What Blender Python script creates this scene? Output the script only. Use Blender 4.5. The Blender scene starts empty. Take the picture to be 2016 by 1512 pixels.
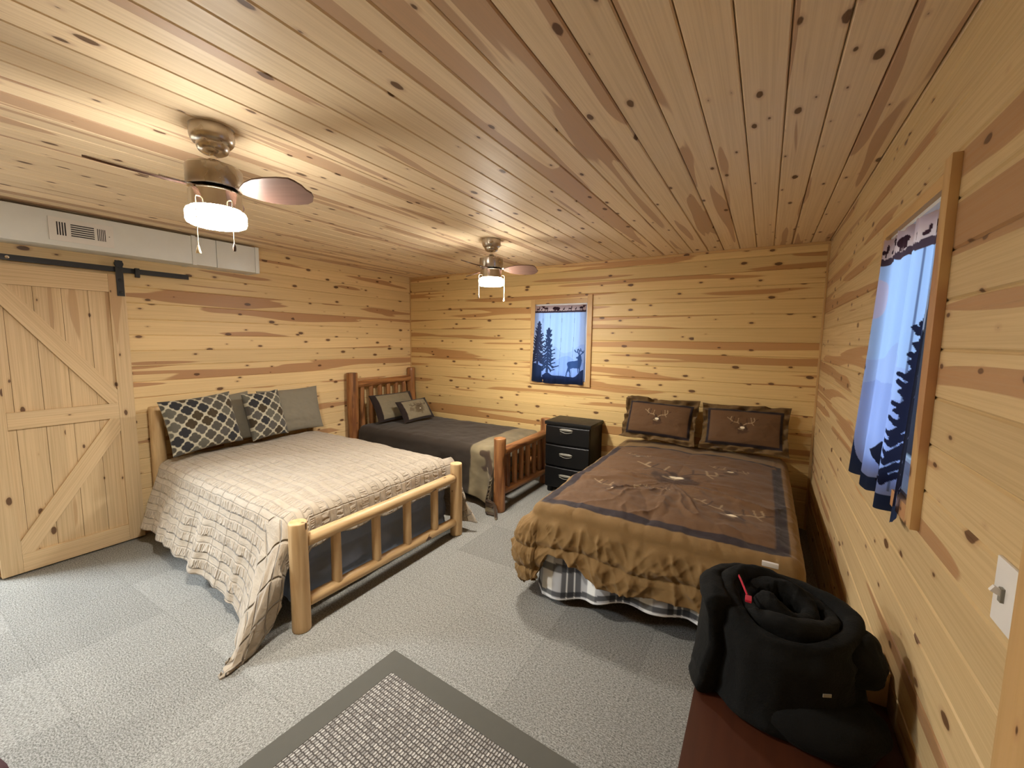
import bpy, bmesh, math, random
import numpy as np
from mathutils import Matrix, Vector
random.seed(7)
PI = math.pi
scene = bpy.context.scene
COL = scene.collection

# ------------------------------------------------------------------ room numbers
H = 2.44
XL, XR, YB, YF = -4.256, 0.398, 4.338, -1.6
CAMH = 1.614

# ------------------------------------------------------------------ object helpers
WORLD = {}


def tag(o, label=None, cat=None, group=None, kind=None):
    if label: o['label'] = label
    if cat: o['category'] = cat
    if group: o['group'] = group
    if kind: o['kind'] = kind
    return o


def thing(name, label, cat, loc, group=None):
    o = bpy.data.objects.new(name, None)
    o.empty_display_size = 0.1
    COL.objects.link(o)
    o.location = loc
    WORLD[o.name] = Vector(loc)
    return tag(o, label, cat, group)


def mk(name, verts, faces, mat, parent=None, uv=None, col=None, smooth=True, base=None, fmat=None, at_origin=False):
    """World-space vertices -> one linked mesh object (own origin at its base unless it is a child)."""
    v = np.asarray(verts, dtype=float).reshape(-1, 3)
    if parent is not None:
        loc = WORLD[parent.name]
    elif at_origin:
        loc = Vector((0, 0, 0))
    elif base is not None:
        loc = Vector(base)
    else:
        lo, hi = v.min(0), v.max(0)
        loc = Vector(((lo[0] + hi[0]) / 2, (lo[1] + hi[1]) / 2, lo[2]))
    v = v - np.array(loc)
    me = bpy.data.meshes.new(name)
    me.from_pydata(v.tolist(), [], [list(f) for f in faces])
    if uv is not None:
        lay = me.uv_layers.new(name='UVMap')
        li = np.zeros(len(me.loops), dtype=np.int32)
        me.loops.foreach_get('vertex_index', li)
        lay.data.foreach_set('uv', np.asarray(uv, dtype=np.float32)[li].ravel())
    if col is not None:
        ca = me.color_attributes.new('Col', 'FLOAT_COLOR', 'POINT')
        c4 = np.ones((len(v), 4), dtype=np.float32)
        c4[:, :3] = np.asarray(col).reshape(-1, 3)
        ca.data.foreach_set('color', c4.ravel())
    mats = mat if isinstance(mat, (list, tuple)) else [mat]
    for m in mats: me.materials.append(m)
    if fmat is not None:
        me.polygons.foreach_set('material_index', np.asarray(fmat, dtype=np.int32))
    me.polygons.foreach_set('use_smooth', np.full(len(me.polygons), bool(smooth)))
    me.update()
    o = bpy.data.objects.new(name, me)
    COL.objects.link(o)
    if parent is not None:
        o.parent = parent
        WORLD[o.name] = loc
    else:
        o.location = loc
        WORLD[o.name] = loc
    return o


def autosmooth(o, ang=35):
    m = o.data
    for p in m.polygons: p.use_smooth = True
    bm = bmesh.new(); bm.from_mesh(m)
    for e in bm.edges:
        if len(e.link_faces) == 2 and e.calc_face_angle(0) > math.radians(ang): e.smooth = False
    bm.to_mesh(m); bm.free()
    return o


class G:
    """collects simple solids into one mesh"""

    def __init__(s): s.v, s.f, s.m = [], [], []

    def add(s, v, f, mi=0):
        n = len(s.v)
        s.v += [tuple(p) for p in v]
        s.f += [[i + n for i in q] for q in f]
        s.m += [mi] * len(f)
        return s

    def bm(s, b, mi=0):
        b.verts.index_update()
        s.add([v.co[:] for v in b.verts], [[v.index for v in f.verts] for f in b.faces], mi)
        b.free()
        return s

    def box(s, c, d, bev=0.0, mi=0, M=None, seg=2):
        b = bmesh.new()
        bmesh.ops.create_cube(b, size=1)
        bmesh.ops.scale(b, vec=d, verts=b.verts)
        if bev > 0: bmesh.ops.bevel(b, geom=b.edges[:], offset=bev, segments=seg, profile=0.7, affect='EDGES')
        if M is not None: bmesh.ops.transform(b, matrix=M, verts=b.verts)
        bmesh.ops.translate(b, vec=c, verts=b.verts)
        return s.bm(b, mi)

    def span(s, x0, x1, y0, y1, z0, z1, bev=0.0, mi=0):
        return s.box(((x0 + x1) / 2, (y0 + y1) / 2, (z0 + z1) / 2), (abs(x1 - x0), abs(y1 - y0), abs(z1 - z0)), bev, mi)

    def lathe(s, prof, c=(0, 0, 0), n=40, mi=0, M=None):
        v, f = [], []
        k = len(prof)
        for i in range(n):
            a = 2 * PI * i / n
            for r, z in prof:
                p = Vector((r * math.cos(a), r * math.sin(a), z))
                if M is not None: p = M @ p
                v.append((p.x + c[0], p.y + c[1], p.z + c[2]))
        for i in range(n):
            j = (i + 1) % n
            for q in range(k - 1):
                f.append([i * k + q, j * k + q, j * k + q + 1, i * k + q + 1])
        if prof[0][0] > 1e-5: f.append([i * k for i in range(n)][::-1])
        if prof[-1][0] > 1e-5: f.append([i * k + k - 1 for i in range(n)])
        return s.add(v, f, mi)

    def tube(s, pts, r, n=10, mi=0):
        pts = [Vector(p) for p in pts]
        v, f = [], []
        up = Vector((0, 0, 1))
        for i, p in enumerate(pts):
            d = (pts[min(i + 1, len(pts) - 1)] - pts[max(i - 1, 0)]).normalized()
            a = d.cross(up)
            if a.length < 1e-3: a = d.cross(Vector((1, 0, 0)))
            a.normalize(); b = d.cross(a)
            rr = r[i] if isinstance(r, (list, tuple)) else r
            for k in range(n):
                t = 2 * PI * k / n
                q = p + a * (rr * math.cos(t)) + b * (rr * math.sin(t))
                v.append(q[:])
        for i in range(len(pts) - 1):
            for k in range(n):
                l = (k + 1) % n
                f.append([i * n + k, i * n + l, (i + 1) * n + l, (i + 1) * n + k])
        f.append(list(range(n))[::-1]); f.append([(len(pts) - 1) * n + k for k in range(n)])
        return s.add(v, f, mi)

    def build(s, name, mat, parent=None, smooth=True, **kw):
        o = mk(name, s.v, s.f, mat, parent, smooth=smooth, fmat=s.m if isinstance(mat, (list, tuple)) else None, **kw)
        bm = bmesh.new(); bm.from_mesh(o.data)
        bmesh.ops.recalc_face_normals(bm, faces=bm.faces)
        bm.to_mesh(o.data); bm.free()
        if smooth: autosmooth(o)
        return o


# ------------------------------------------------------------------ noise in numpy
def _hash(ix, iy, seed):
    h = (ix.astype(np.int64) * 374761393 + iy.astype(np.int64) * 668265263 + seed * 1442695041) & 0xFFFFFFFF
    h = ((h ^ (h >> 13)) * 1274126177) & 0xFFFFFFFF
    return ((h ^ (h >> 16)) & 0xFFFF) / 65535.0


def vnoise(x, y, seed=0):
    x = np.asarray(x, float); y = np.asarray(y, float)
    x, y = np.broadcast_arrays(x, y)
    ix, iy = np.floor(x), np.floor(y)
    fx, fy = x - ix, y - iy
    ux = fx * fx * fx * (fx * (fx * 6 - 15) + 10); uy = fy * fy * fy * (fy * (fy * 6 - 15) + 10)
    a = _hash(ix, iy, seed); b = _hash(ix + 1, iy, seed); c = _hash(ix, iy + 1, seed); d = _hash(ix + 1, iy + 1, seed)
    return (a * (1 - ux) + b * ux) * (1 - uy) + (c * (1 - ux) + d * ux) * uy - 0.5


def fbm(x, y, seed=0, o=3):
    s, a = 0, 1
    for i in range(o):
        s = s + a * vnoise(x * 2 ** i, y * 2 ** i, seed + i * 17)
        a *= 0.5
    return s


def sstep(a, b, x):
    t = np.clip((x - a) / (b - a), 0, 1)
    return t * t * (3 - 2 * t)


def inpoly(px, py, poly):
    r = np.zeros(px.shape, bool)
    n = len(poly)
    for i in range(n):
        x0, y0 = poly[i]; x1, y1 = poly[(i + 1) % n]
        if y0 == y1: continue
        c = (y0 > py) != (y1 > py)
        xi = (x1 - x0) * (py - y0) / (y1 - y0) + x0
        r ^= c & (px < xi)
    return r


def segdist(px, py, a, b):
    ax, ay = a; bx, by = b
    dx, dy = bx - ax, by - ay
    t = np.clip(((px - ax) * dx + (py - ay) * dy) / (dx * dx + dy * dy + 1e-12), 0, 1)
    return np.hypot(px - ax - t * dx, py - ay - t * dy)


def paint(col, mask, c):
    m = np.asarray(mask, float)[..., None]
    return col * (1 - m) + np.array(c) * m


def grid_faces(na, nb):
    i = np.arange(na - 1)[:, None] * nb + np.arange(nb - 1)[None, :]
    return np.stack([i, i + nb, i + nb + 1, i + 1], -1).reshape(-1, 4).tolist()


# ------------------------------------------------------------------ materials
def new_mat(name):
    m = bpy.data.materials.new(name)
    m.use_nodes = True
    nt = m.node_tree
    nt.nodes.clear()
    out = nt.nodes.new('ShaderNodeOutputMaterial')
    p = nt.nodes.new('ShaderNodeBsdfPrincipled')
    nt.links.new(p.outputs[0], out.inputs[0])
    return m, nt, p


class N:
    """tiny node-writing shorthand"""

    def __init__(s, nt): s.nt = nt

    def link(s, a, b): s.nt.links.new(a, b)

    def put(s, sock, v):
        if hasattr(v, 'is_output'): s.nt.links.new(v, sock)
        elif v is not None: sock.default_value = v

    def m(s, op, a, b=None, c=None):
        n = s.nt.nodes.new('ShaderNodeMath'); n.operation = op
        for i, q in enumerate((a, b, c)):
            if q is not None: s.put(n.inputs[i], q)
        return n.outputs[0]

    def xyz(s, x, y, z=0.0):
        n = s.nt.nodes.new('ShaderNodeCombineXYZ')
        for i, q in enumerate((x, y, z)): s.put(n.inputs[i], q)
        return n.outputs[0]

    def sep(s, v):
        n = s.nt.nodes.new('ShaderNodeSeparateXYZ'); s.link(v, n.inputs[0])
        return n.outputs

    def coord(s, which='Object'):
        return s.nt.nodes.new('ShaderNodeTexCoord').outputs[which]

    def noise(s, v, scale=1, detail=2, rough=0.5, dist=0.0):
        n = s.nt.nodes.new('ShaderNodeTexNoise')
        s.link(v, n.inputs['Vector'])
        n.inputs['Scale'].default_value = scale; n.inputs['Detail'].default_value = detail
        n.inputs['Roughness'].default_value = rough; n.inputs['Distortion'].default_value = dist
        return n.outputs[0]

    def white(s, v):
        n = s.nt.nodes.new('ShaderNodeTexWhiteNoise'); n.noise_dimensions = '3D'
        s.link(v, n.inputs['Vector'])
        return n.outputs[0], n.outputs[1]

    def vor(s, v, scale=1, rnd=1.0):
        n = s.nt.nodes.new('ShaderNodeTexVoronoi'); n.voronoi_dimensions = '2D'
        s.link(v, n.inputs['Vector']); n.inputs['Scale'].default_value = scale
        n.inputs['Randomness'].default_value = rnd
        return n.outputs['Distance'], n.outputs['Color']

    def ramp(s, x, a, b, lo=0.0, hi=1.0, smooth=True):
        n = s.nt.nodes.new('ShaderNodeMapRange')
        if smooth: n.interpolation_type = 'SMOOTHSTEP'
        s.link(x, n.inputs[0])
        for i, q in zip((1, 2, 3, 4), (a, b, lo, hi)): s.put(n.inputs[i], q)
        return n.outputs[0]

    def mix(s, f, a, b, mode='MIX'):
        n = s.nt.nodes.new('ShaderNodeMix'); n.data_type = 'RGBA'; n.blend_type = mode
        s.put(n.inputs[0], f)
        for i, q in ((6, a), (7, b)):
            if not hasattr(q, 'is_output') and len(q) == 3: q = (*q, 1)
            s.put(n.inputs[i], q)
        return n.outputs[2]

    def bump(s, hgt, strength=0.3, dist=0.01, normal=None):
        n = s.nt.nodes.new('ShaderNodeBump')
        s.link(hgt, n.inputs['Height']); n.inputs['Strength'].default_value = strength
        n.inputs['Distance'].default_value = dist
        if normal is not None: s.link(normal, n.inputs['Normal'])
        return n.outputs[0]


def pine(name, ua, va, width, phase, base, heart, heart_thr=0.60, rough=0.42, knots=1.0, seed=0.0, grain=0.5, tone=0.16, stretch=0.75, spec=0.4):
    """knotty pine boards: ua = axis along the board, va = axis across (Object coordinates)"""
    m, nt, p = new_mat(name); n = N(nt)
    c = n.sep(n.coord('Object'))
    u, v = c[ua], c[va]
    pv = n.m('DIVIDE', n.m('SUBTRACT', v, phase), width)
    idx = n.m('FLOOR', pv)
    fr = n.m('SUBTRACT', pv, idx)
    r1, rc = n.white(n.xyz(idx, seed, 3.3))
    rs = n.sep(rc)
    u2 = n.m('ADD', u, n.m('MULTIPLY', r1, 41.0))
    bseed = n.m('MULTIPLY', idx, 7.37)
    # heartwood streaks with crisp edges
    hv = n.xyz(n.m('MULTIPLY', u2, stretch), n.m('ADD', n.m('MULTIPLY', fr, 1.45), bseed), seed)
    hn = n.noise(hv, 1.0, 1.4, 0.42, 0.35)
    thr = n.m('ADD', heart_thr, n.m('MULTIPLY', n.m('SUBTRACT', rs[0], 0.5), 0.16))
    hmask = n.ramp(n.m('SUBTRACT', hn, thr), -0.006, 0.012)
    # growth-ring grain
    gn = n.noise(n.xyz(n.m('MULTIPLY', u2, 1.4), n.m('ADD', n.m('MULTIPLY', fr, 16.0), bseed), seed), 1.0, 3, 0.55, 0.6)
    fine = n.noise(n.xyz(n.m('MULTIPLY', u2, 9.0), n.m('MULTIPLY', v, 420.0), seed), 1.0, 2, 0.6)
    # knots
    kd, kc = n.vor(n.xyz(n.m('MULTIPLY', u2, 4.2), n.m('ADD', n.m('MULTIPLY', v, 9.0), seed), 0), 1.0, 1.0)
    ks = n.sep(kc)
    wob = n.m('MULTIPLY', n.m('SUBTRACT', n.noise(n.xyz(n.m('MULTIPLY', u2, 30), n.m('MULTIPLY', v, 55), 0), 1, 2), 0.5), 0.06)
    kd2 = n.m('ADD', kd, wob)
    krad = n.m('MULTIPLY', n.ramp(ks[0], 1.0 - 0.62 * knots, 1.0, 0.0, 0.125, False), 1.0)
    kmask = n.ramp(n.m('SUBTRACT', kd2, krad), -0.02, 0.015, 1.0, 0.0)
    has = n.m('GREATER_THAN', ks[0], 1.0 - 0.60 * knots)
    kmask = n.m('MULTIPLY', kmask, has)
    halo = n.m('MULTIPLY', n.ramp(n.m('SUBTRACT', kd2, krad), 0.0, 0.10, 1.0, 0.0), has)
    b0 = np.array(base); h0 = np.array(heart)
    col = n.mix(n.ramp(gn, 0.35, 0.7), tuple(b0 * (1 + 0.09 * grain)), tuple(b0 * np.array([1 - 0.13 * grain, 1 - 0.17 * grain, 1 - 0.24 * grain])))
    col = n.mix(n.m('MULTIPLY', halo, 0.45), col, tuple(h0 * 1.05))
    col = n.mix(n.m('MULTIPLY', hmask, 0.85), col, n.mix(gn, tuple(h0 * 0.85), tuple(h0 * 1.2)))
    col = n.mix(n.m('MULTIPLY', kmask, 0.88), col, (0.085, 0.034, 0.013))
    val = n.m('ADD', n.m('MULTIPLY', n.m('SUBTRACT', rs[1], 0.5), tone), n.m('ADD', 0.96, n.m('MULTIPLY', fine, 0.08)))
    h = nt.nodes.new('ShaderNodeHueSaturation'); n.link(col, h.inputs['Color']); n.link(val, h.inputs['Value'])
    n.link(h.outputs[0], p.inputs['Base Color'])
    n.link(n.ramp(gn, 0.3, 0.7, rough - 0.05, rough + 0.07), p.inputs['Roughness'])
    n.link(n.bump(n.m('ADD', n.m('MULTIPLY', gn, 0.6), fine), 0.12, 0.002), p.inputs['Normal'])
    p.inputs['Specular IOR Level'].default_value = spec
    return m


def log_mat(name, base, dark, streak, rough=0.45):
    """peeled log, grain along local Z"""
    m, nt, p = new_mat(name); n = N(nt)
    c = n.coord('Object'); s = n.sep(c)
    inf = nt.nodes.new('ShaderNodeObjectInfo').outputs['Random']
    off = n.m('MULTIPLY', inf, 30.0)
    v = n.xyz(n.m('MULTIPLY', s[0], 26), n.m('MULTIPLY', s[1], 26), n.m('ADD', n.m('MULTIPLY', s[2], 2.2), off))
    a = n.noise(v, 1, 3, 0.6, 0.4)
    b = n.noise(n.xyz(n.m('MULTIPLY', s[0], 9), n.m('MULTIPLY', s[1], 9), n.m('ADD', n.m('MULTIPLY', s[2], 1.4), off)), 1, 2, 0.5, 0.8)
    k = n.noise(n.xyz(n.m('MULTIPLY', s[0], 16), n.m('MULTIPLY', s[1], 16), n.m('ADD', n.m('MULTIPLY', s[2], 9.0), off)), 1, 1, 0.4)
    col = n.mix(n.ramp(a, 0.3, 0.72), base, dark)
    col = n.mix(n.m('MULTIPLY', n.ramp(b, 0.55, 0.64), streak), col, tuple(np.array(dark) * 0.55))
    col = n.mix(n.ramp(k, 0.71, 0.74), col, (0.09, 0.04, 0.018))
    n.link(col, p.inputs['Base Color'])
    p.inputs['Roughness'].default_value = rough
    n.link(n.bump(n.m('ADD', a, b), 0.25, 0.004), p.inputs['Normal'])
    return m


def fabric(name, color=None, bump_scale=500, bump=0.25, rough=0.9, mott=0.12, sheen=0.15, big=None, use_attr=False):
    m, nt, p = new_mat(name); n = N(nt)
    c = n.coord('Object')
    f = n.noise(c, bump_scale, 2, 0.6)
    g = n.noise(c, 22, 3, 0.6)
    if use_attr:
        at = nt.nodes.new('ShaderNodeAttribute'); at.attribute_name = 'Col'
        base = at.outputs['Color']
    else:
        base = (*color, 1)
    h = nt.nodes.new('ShaderNodeHueSaturation')
    n.put(h.inputs['Color'], base)
    n.link(n.m('ADD', 1 - mott, n.m('ADD', n.m('MULTIPLY', g, mott), n.m('MULTIPLY', f, mott))), h.inputs['Value'])
    n.link(h.outputs[0], p.inputs['Base Color'])
    p.inputs['Roughness'].default_value = rough
    p.inputs['Sheen Weight'].default_value = sheen
    p.inputs['Sheen Roughness'].default_value = 0.5
    p.inputs['Specular IOR Level'].default_value = 0.2
    nb = n.bump(f, bump, 0.002)
    if big: nb = n.bump(n.noise(c, big[0], 3, 0.6, 0.5), big[1], 0.01, nb)
    n.link(nb, p.inputs['Normal'])
    return m


def plain(name, color, rough=0.5, metal=0.0, bump=None, spec=0.5, coat=0.0):
    m, nt, p = new_mat(name); n = N(nt)
    c = n.coord('Object')
    g = n.noise(c, 9, 3, 0.6)
    col = n.mix(g, tuple(np.array(color) * 0.93), tuple(np.minimum(np.array(color) * 1.06, 1)))
    n.link(col, p.inputs['Base Color'])
    n.link(n.ramp(g, 0.3, 0.7, rough * 0.92, min(rough * 1.08, 1)), p.inputs['Roughness'])
    p.inputs['Metallic'].default_value = metal
    p.inputs['Specular IOR Level'].default_value = spec
    p.inputs['Coat Weight'].default_value = coat
    if bump: n.link(n.bump(n.noise(c, bump[0], 2, 0.6), bump[1], 0.002), p.inputs['Normal'])
    return m


def emit(name, color, strength):
    m, nt, p = new_mat(name)
    p.inputs['Base Color'].default_value = (0.9, 0.9, 0.88, 1)
    p.inputs['Emission Color'].default_value = (*color, 1)
    p.inputs['Emission Strength'].default_value = strength
    return m


PINE_LIT = (0.79, 0.585, 0.305)
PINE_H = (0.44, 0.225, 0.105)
M = {}
M['wallY'] = pine('pine_boards_side_dim', 1, 2, 0.1287, 0.0568, (0.61, 0.45, 0.232), (0.39, 0.21, 0.098), heart_thr=0.57, seed=1.7)  # same pine, base darkened for the dimmer light on this side
M['wallL'] = pine('pine_boards_left_lit', 1, 2, 0.1245, -0.0045, PINE_LIT, PINE_H, heart_thr=0.61, seed=5.2)  # same pine, base lightened to carry the lamp light on this wall
M['wallX'] = pine('pine_boards_back', 0, 2, 0.1245, -0.0045, (0.71, 0.51, 0.225), (0.44, 0.22, 0.08), heart_thr=0.575, seed=9.1, stretch=0.5)
M['ceil'] = pine('pine_boards_ceiling', 1, 0, 0.1285, 0.0050, (0.82, 0.65, 0.43), (0.51, 0.325, 0.20), heart_thr=0.60, rough=0.50, seed=13.4, knots=0.75, spec=0.22)
M['trim'] = pine('pine_trim_upright', 2, 1, 0.6, 0.1, (0.58, 0.37, 0.16), PINE_H, heart_thr=0.68, seed=2.1)
M['trimH'] = pine('pine_trim_level', 0, 2, 0.6, 0.1, (0.58, 0.37, 0.16), PINE_H, heart_thr=0.68, seed=2.9)
M['trimY'] = pine('pine_trim_long', 1, 2, 0.6, 0.1, (0.58, 0.37, 0.16), PINE_H, heart_thr=0.68, seed=3.9)
M['door'] = pine('pale_door_pine', 2, 1, 0.135, 0.526, (0.66, 0.49, 0.285), (0.50, 0.32, 0.165), heart_thr=0.66, rough=0.5, knots=0.7, seed=21.0, grain=0.8, tone=0.10)
M['doorH'] = pine('pale_door_pine_level', 1, 2, 0.13, 0.0, (0.68, 0.505, 0.295), (0.52, 0.33, 0.17), heart_thr=0.68, rough=0.5, knots=0.5, seed=23.0, grain=0.8, tone=0.08)
M['paleL'] = log_mat('peeled_pale_log', (0.66, 0.46, 0.235), (0.50, 0.315, 0.14), 0.12)
M['cedar'] = log_mat('red_cedar_log', (0.42, 0.195, 0.070), (0.19, 0.068, 0.023), 0.85, 0.36)
M['black'] = plain('black_steel', (0.012, 0.012, 0.014), 0.5, 0.0)
M['nickel'] = plain('brushed_nickel', (0.56, 0.51, 0.44), 0.28, 1.0)
M['bright'] = plain('bright_nickel', (0.75, 0.70, 0.62), 0.15, 1.0)
M['white'] = plain('white_paint', (0.78, 0.76, 0.72), 0.5)
M['duct'] = plain('painted_duct', (0.74, 0.76, 0.73), 0.42, 0.08)
M['slot'] = plain('dark_gap', (0.03, 0.025, 0.03), 0.9)
M['plastic'] = plain('black_plastic', (0.006, 0.006, 0.006), 0.45, 0.0, (300, 0.06), spec=0.25)
M['grip'] = plain('grey_plastic_grip', (0.24, 0.23, 0.19), 0.4)
M['lamp'] = emit('lit_lamp_shade', (1.0, 0.945, 0.86), 390.0)
M['lampS'] = emit('lit_lamp_shade_side', (1.0, 0.945, 0.86), 84.0)
M['card'] = plain('tan_cardboard', (0.50, 0.34, 0.17), 0.85)
M['red'] = fabric('red_webbing', (0.45, 0.012, 0.035), 400, 0.2)
M['maroon'] = fabric('maroon_upholstery', (0.035, 0.008, 0.010), 300, 0.4)
M['cream'] = plain('cream_plastic', (0.80, 0.70, 0.48), 0.4)
M['dknob'] = plain('dark_wood_knob', (0.07, 0.04, 0.025), 0.4)
M['cord'] = plain('dark_cord', (0.05, 0.02, 0.015), 0.6)
M['frameW'] = plain('white_vinyl', (0.80, 0.82, 0.84), 0.35)

# chest: dark red stained wood
m, nt, p = new_mat('red_brown_stain'); n = N(nt)
s = n.sep(n.coord('Object'))
g = n.noise(n.xyz(n.m('MULTIPLY', s[0], 30), n.m('MULTIPLY', s[1], 2.5), n.m('MULTIPLY', s[2], 30)), 1, 3, 0.6, 0.5)
w = n.ramp(n.noise(n.xyz(n.m('MULTIPLY', s[0], 9), n.m('MULTIPLY', s[1], 5), s[2]), 1, 4, 0.65), 0.60, 0.72)
col = n.mix(g, (0.034, 0.010, 0.005), (0.075, 0.022, 0.009))
col = n.mix(n.m('MULTIPLY', w, 0.3), col, (0.12, 0.055, 0.03))
n.link(col, p.inputs['Base Color']); p.inputs['Roughness'].default_value = 0.38
M['chest'] = m

# blade veneer
m, nt, p = new_mat('walnut_blade'); n = N(nt)
s = n.sep(n.coord('Object'))
g = n.noise(n.xyz(n.m('MULTIPLY', s[0], 4), n.m('MULTIPLY', s[1], 60), s[2]), 1, 3, 0.6, 0.4)
n.link(n.mix(g, (0.10, 0.052, 0.038), (0.185, 0.105, 0.078)), p.inputs['Base Color']); p.inputs['Roughness'].default_value = 0.4
M['blade'] = m

# carpet tiles
m, nt, p = new_mat('grey_carpet_tiles'); n = N(nt)
c = n.coord('Object'); s = n.sep(c)
tx = n.m('DIVIDE', n.m('ADD', s[0], 2.43), 0.5); ty = n.m('DIVIDE', n.m('ADD', s[1], -0.945), 0.5)
ti, tj = n.m('FLOOR', tx), n.m('FLOOR', ty)
tr, _ = n.white(n.xyz(ti, tj, 2.0))
fx = n.m('ABSOLUTE', n.m('SUBTRACT', n.m('SUBTRACT', tx, ti), 0.5)); fy = n.m('ABSOLUTE', n.m('SUBTRACT', n.m('SUBTRACT', ty, tj), 0.5))
edge = n.ramp(n.m('MAXIMUM', fx, fy), 0.490, 0.499)
swap = n.m('GREATER_THAN', tr, 0.5)
f1 = n.noise(c, 190, 3, 0.7)
f2 = n.noise(n.xyz(n.m('MULTIPLY', s[0], 85), n.m('MULTIPLY', s[1], 170), 0), 1, 2, 0.6)
f3 = n.noise(n.xyz(n.m('MULTIPLY', s[0], 170), n.m('MULTIPLY', s[1], 85), 4), 1, 2, 0.6)
fz = n.m('ADD', n.m('MULTIPLY', f2, n.m('SUBTRACT', 1.0, swap)), n.m('MULTIPLY', f3, swap))
big = n.noise(c, 2.5, 3, 0.6)
mixv = n.m('ADD', n.m('MULTIPLY', f1, 0.55), n.m('MULTIPLY', fz, 0.45))
col = n.mix(n.ramp(mixv, 0.34, 0.66), (0.100, 0.098, 0.086), (0.395, 0.388, 0.356))
h = nt.nodes.new('ShaderNodeHueSaturation'); n.link(col, h.inputs['Color'])
val = n.m('ADD', n.m('ADD', 0.86, n.m('MULTIPLY', tr, 0.22)), n.m('ADD', n.m('MULTIPLY', edge, -0.14), n.m('MULTIPLY', big, 0.14)))
n.link(val, h.inputs['Value']); n.link(h.outputs[0], p.inputs['Base Color'])
p.inputs['Roughness'].default_value = 0.95; p.inputs['Specular IOR Level'].default_value = 0.1
n.link(n.bump(mixv, 0.75, 0.006), p.inputs['Normal'])
M['carpet'] = m

M['rugB'] = fabric('rug_border_cloth', (0.092, 0.088, 0.072), 700, 0.3, mott=0.1)
# rug weave
m, nt, p = new_mat('woven_sisal'); n = N(nt)
c = n.coord('UV'); s = n.sep(c)
a = n.m('DIVIDE', s[0], 0.0125); b = n.m('DIVIDE', s[1], 0.021)
ia = n.m('FLOOR', a); ib = n.m('FLOOR', b)
sa = n.m('SINE', n.m('MULTIPLY', n.m('SUBTRACT', a, ia), PI))
b2 = n.m('ADD', b, n.m('MULTIPLY', n.m('MODULO', ia, 2.0), 0.12))
sb = n.m('SINE', n.m('MULTIPLY', n.m('FRACT', b2), PI))
hgt = n.m('MULTIPLY', n.m('POWER', n.m('MAXIMUM', sa, 0.0), 0.6), n.m('POWER', n.m('MAXIMUM', sb, 0.0), 0.6))
rr, _ = n.white(n.xyz(ia, n.m('FLOOR', b2), 1.0))
c1 = n.mix(rr, (0.22, 0.205, 0.185), (0.48, 0.46, 0.42))
col = n.mix(n.ramp(hgt, 0.25, 0.75), (0.085, 0.075, 0.065), c1)
n.link(col, p.inputs['Base Color']); p.inputs['Roughness'].default_value = 0.9
n.link(n.bump(hgt, 0.9, 0.006), p.inputs['Normal'])
M['rugW'] = m

# beige quilt with ruched bands (cloth coordinates in the UV map, metres)
m, nt, p = new_mat('beige_quilt'); n = N(nt)
s = n.sep(n.coord('UV'))
a, b = s[0], s[1]
bw = n.m('ADD', b, n.m('MULTIPLY', n.m('SUBTRACT', n.noise(n.xyz(n.m('MULTIPLY', a, 5), n.m('MULTIPLY', b, 5), 0), 1, 1), 0.5), 0.012))
pb = n.m('DIVIDE', bw, 0.098); fb = n.m('FRACT', n.m('ADD', pb, 40.0))
band = n.m('MULTIPLY', n.ramp(fb, 0.05, 0.12), n.ramp(fb, 0.52, 0.60, 1.0, 0.0))
ru = n.noise(n.xyz(n.m('MULTIPLY', a, 42), n.m('MULTIPLY', b, 11), 0), 1, 1.5, 0.5, 0.9)
ru = n.ramp(ru, 0.34, 0.66)
pa = n.m('FRACT', n.m('ADD', n.m('DIVIDE', a, 0.155), 60.0))
stA = n.m('MAXIMUM', n.ramp(pa, 0.0, 0.035, 1.0, 0.0), n.ramp(pa, 0.965, 1.0))
stB = n.m('MAXIMUM', n.ramp(fb, 0.02, 0.06, 1.0, 0.0), n.m('MULTIPLY', n.ramp(fb, 0.60, 0.63), n.ramp(fb, 0.63, 0.67, 1.0, 0.0)))
fld = n.m('MULTIPLY', n.m('GREATER_THAN', a, -2.37), n.m('LESS_THAN', b, 1.27))   # foot border: diamond stitching
d1 = n.m('FRACT', n.m('ADD', n.m('DIVIDE', n.m('ADD', a, b), 0.20), 60.0)); d2 = n.m('FRACT', n.m('ADD', n.m('DIVIDE', n.m('SUBTRACT', a, b), 0.20), 60.0))
dia = n.m('MAXIMUM', n.m('MAXIMUM', n.ramp(d1, 0.0, 0.07, 1.0, 0.0), n.ramp(d1, 0.93, 1.0)), n.m('MAXIMUM', n.ramp(d2, 0.0, 0.07, 1.0, 0.0), n.ramp(d2, 0.93, 1.0)))
hin = n.m('SUBTRACT', n.m('MULTIPLY', n.m('MULTIPLY', band, ru), 0.8), n.m('ADD', n.m('MULTIPLY', stA, 0.6), n.m('MULTIPLY', stB, 0.35)))
hout = n.m('MULTIPLY', dia, -1.3)
hh = n.m('ADD', n.m('MULTIPLY', hin, n.m('SUBTRACT', 1.0, fld)), n.m('MULTIPLY', hout, fld))
wr = n.noise(n.xyz(n.m('MULTIPLY', a, 12), n.m('MULTIPLY', b, 26), 0), 1, 3, 0.6, 0.5)
n.link(n.bump(n.m('ADD', hh, n.m('MULTIPLY', wr, 0.8)), 1.0, 0.011), p.inputs['Normal'])
n.link(n.mix(n.ramp(wr, 0.3, 0.7), (0.385, 0.318, 0.232), (0.43, 0.36, 0.27)), p.inputs['Base Color'])
p.inputs['Roughness'].default_value = 0.62; p.inputs['Sheen Weight'].default_value = 0.25
p.inputs['Specular IOR Level'].default_value = 0.3
M['quilt'] = m

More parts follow.
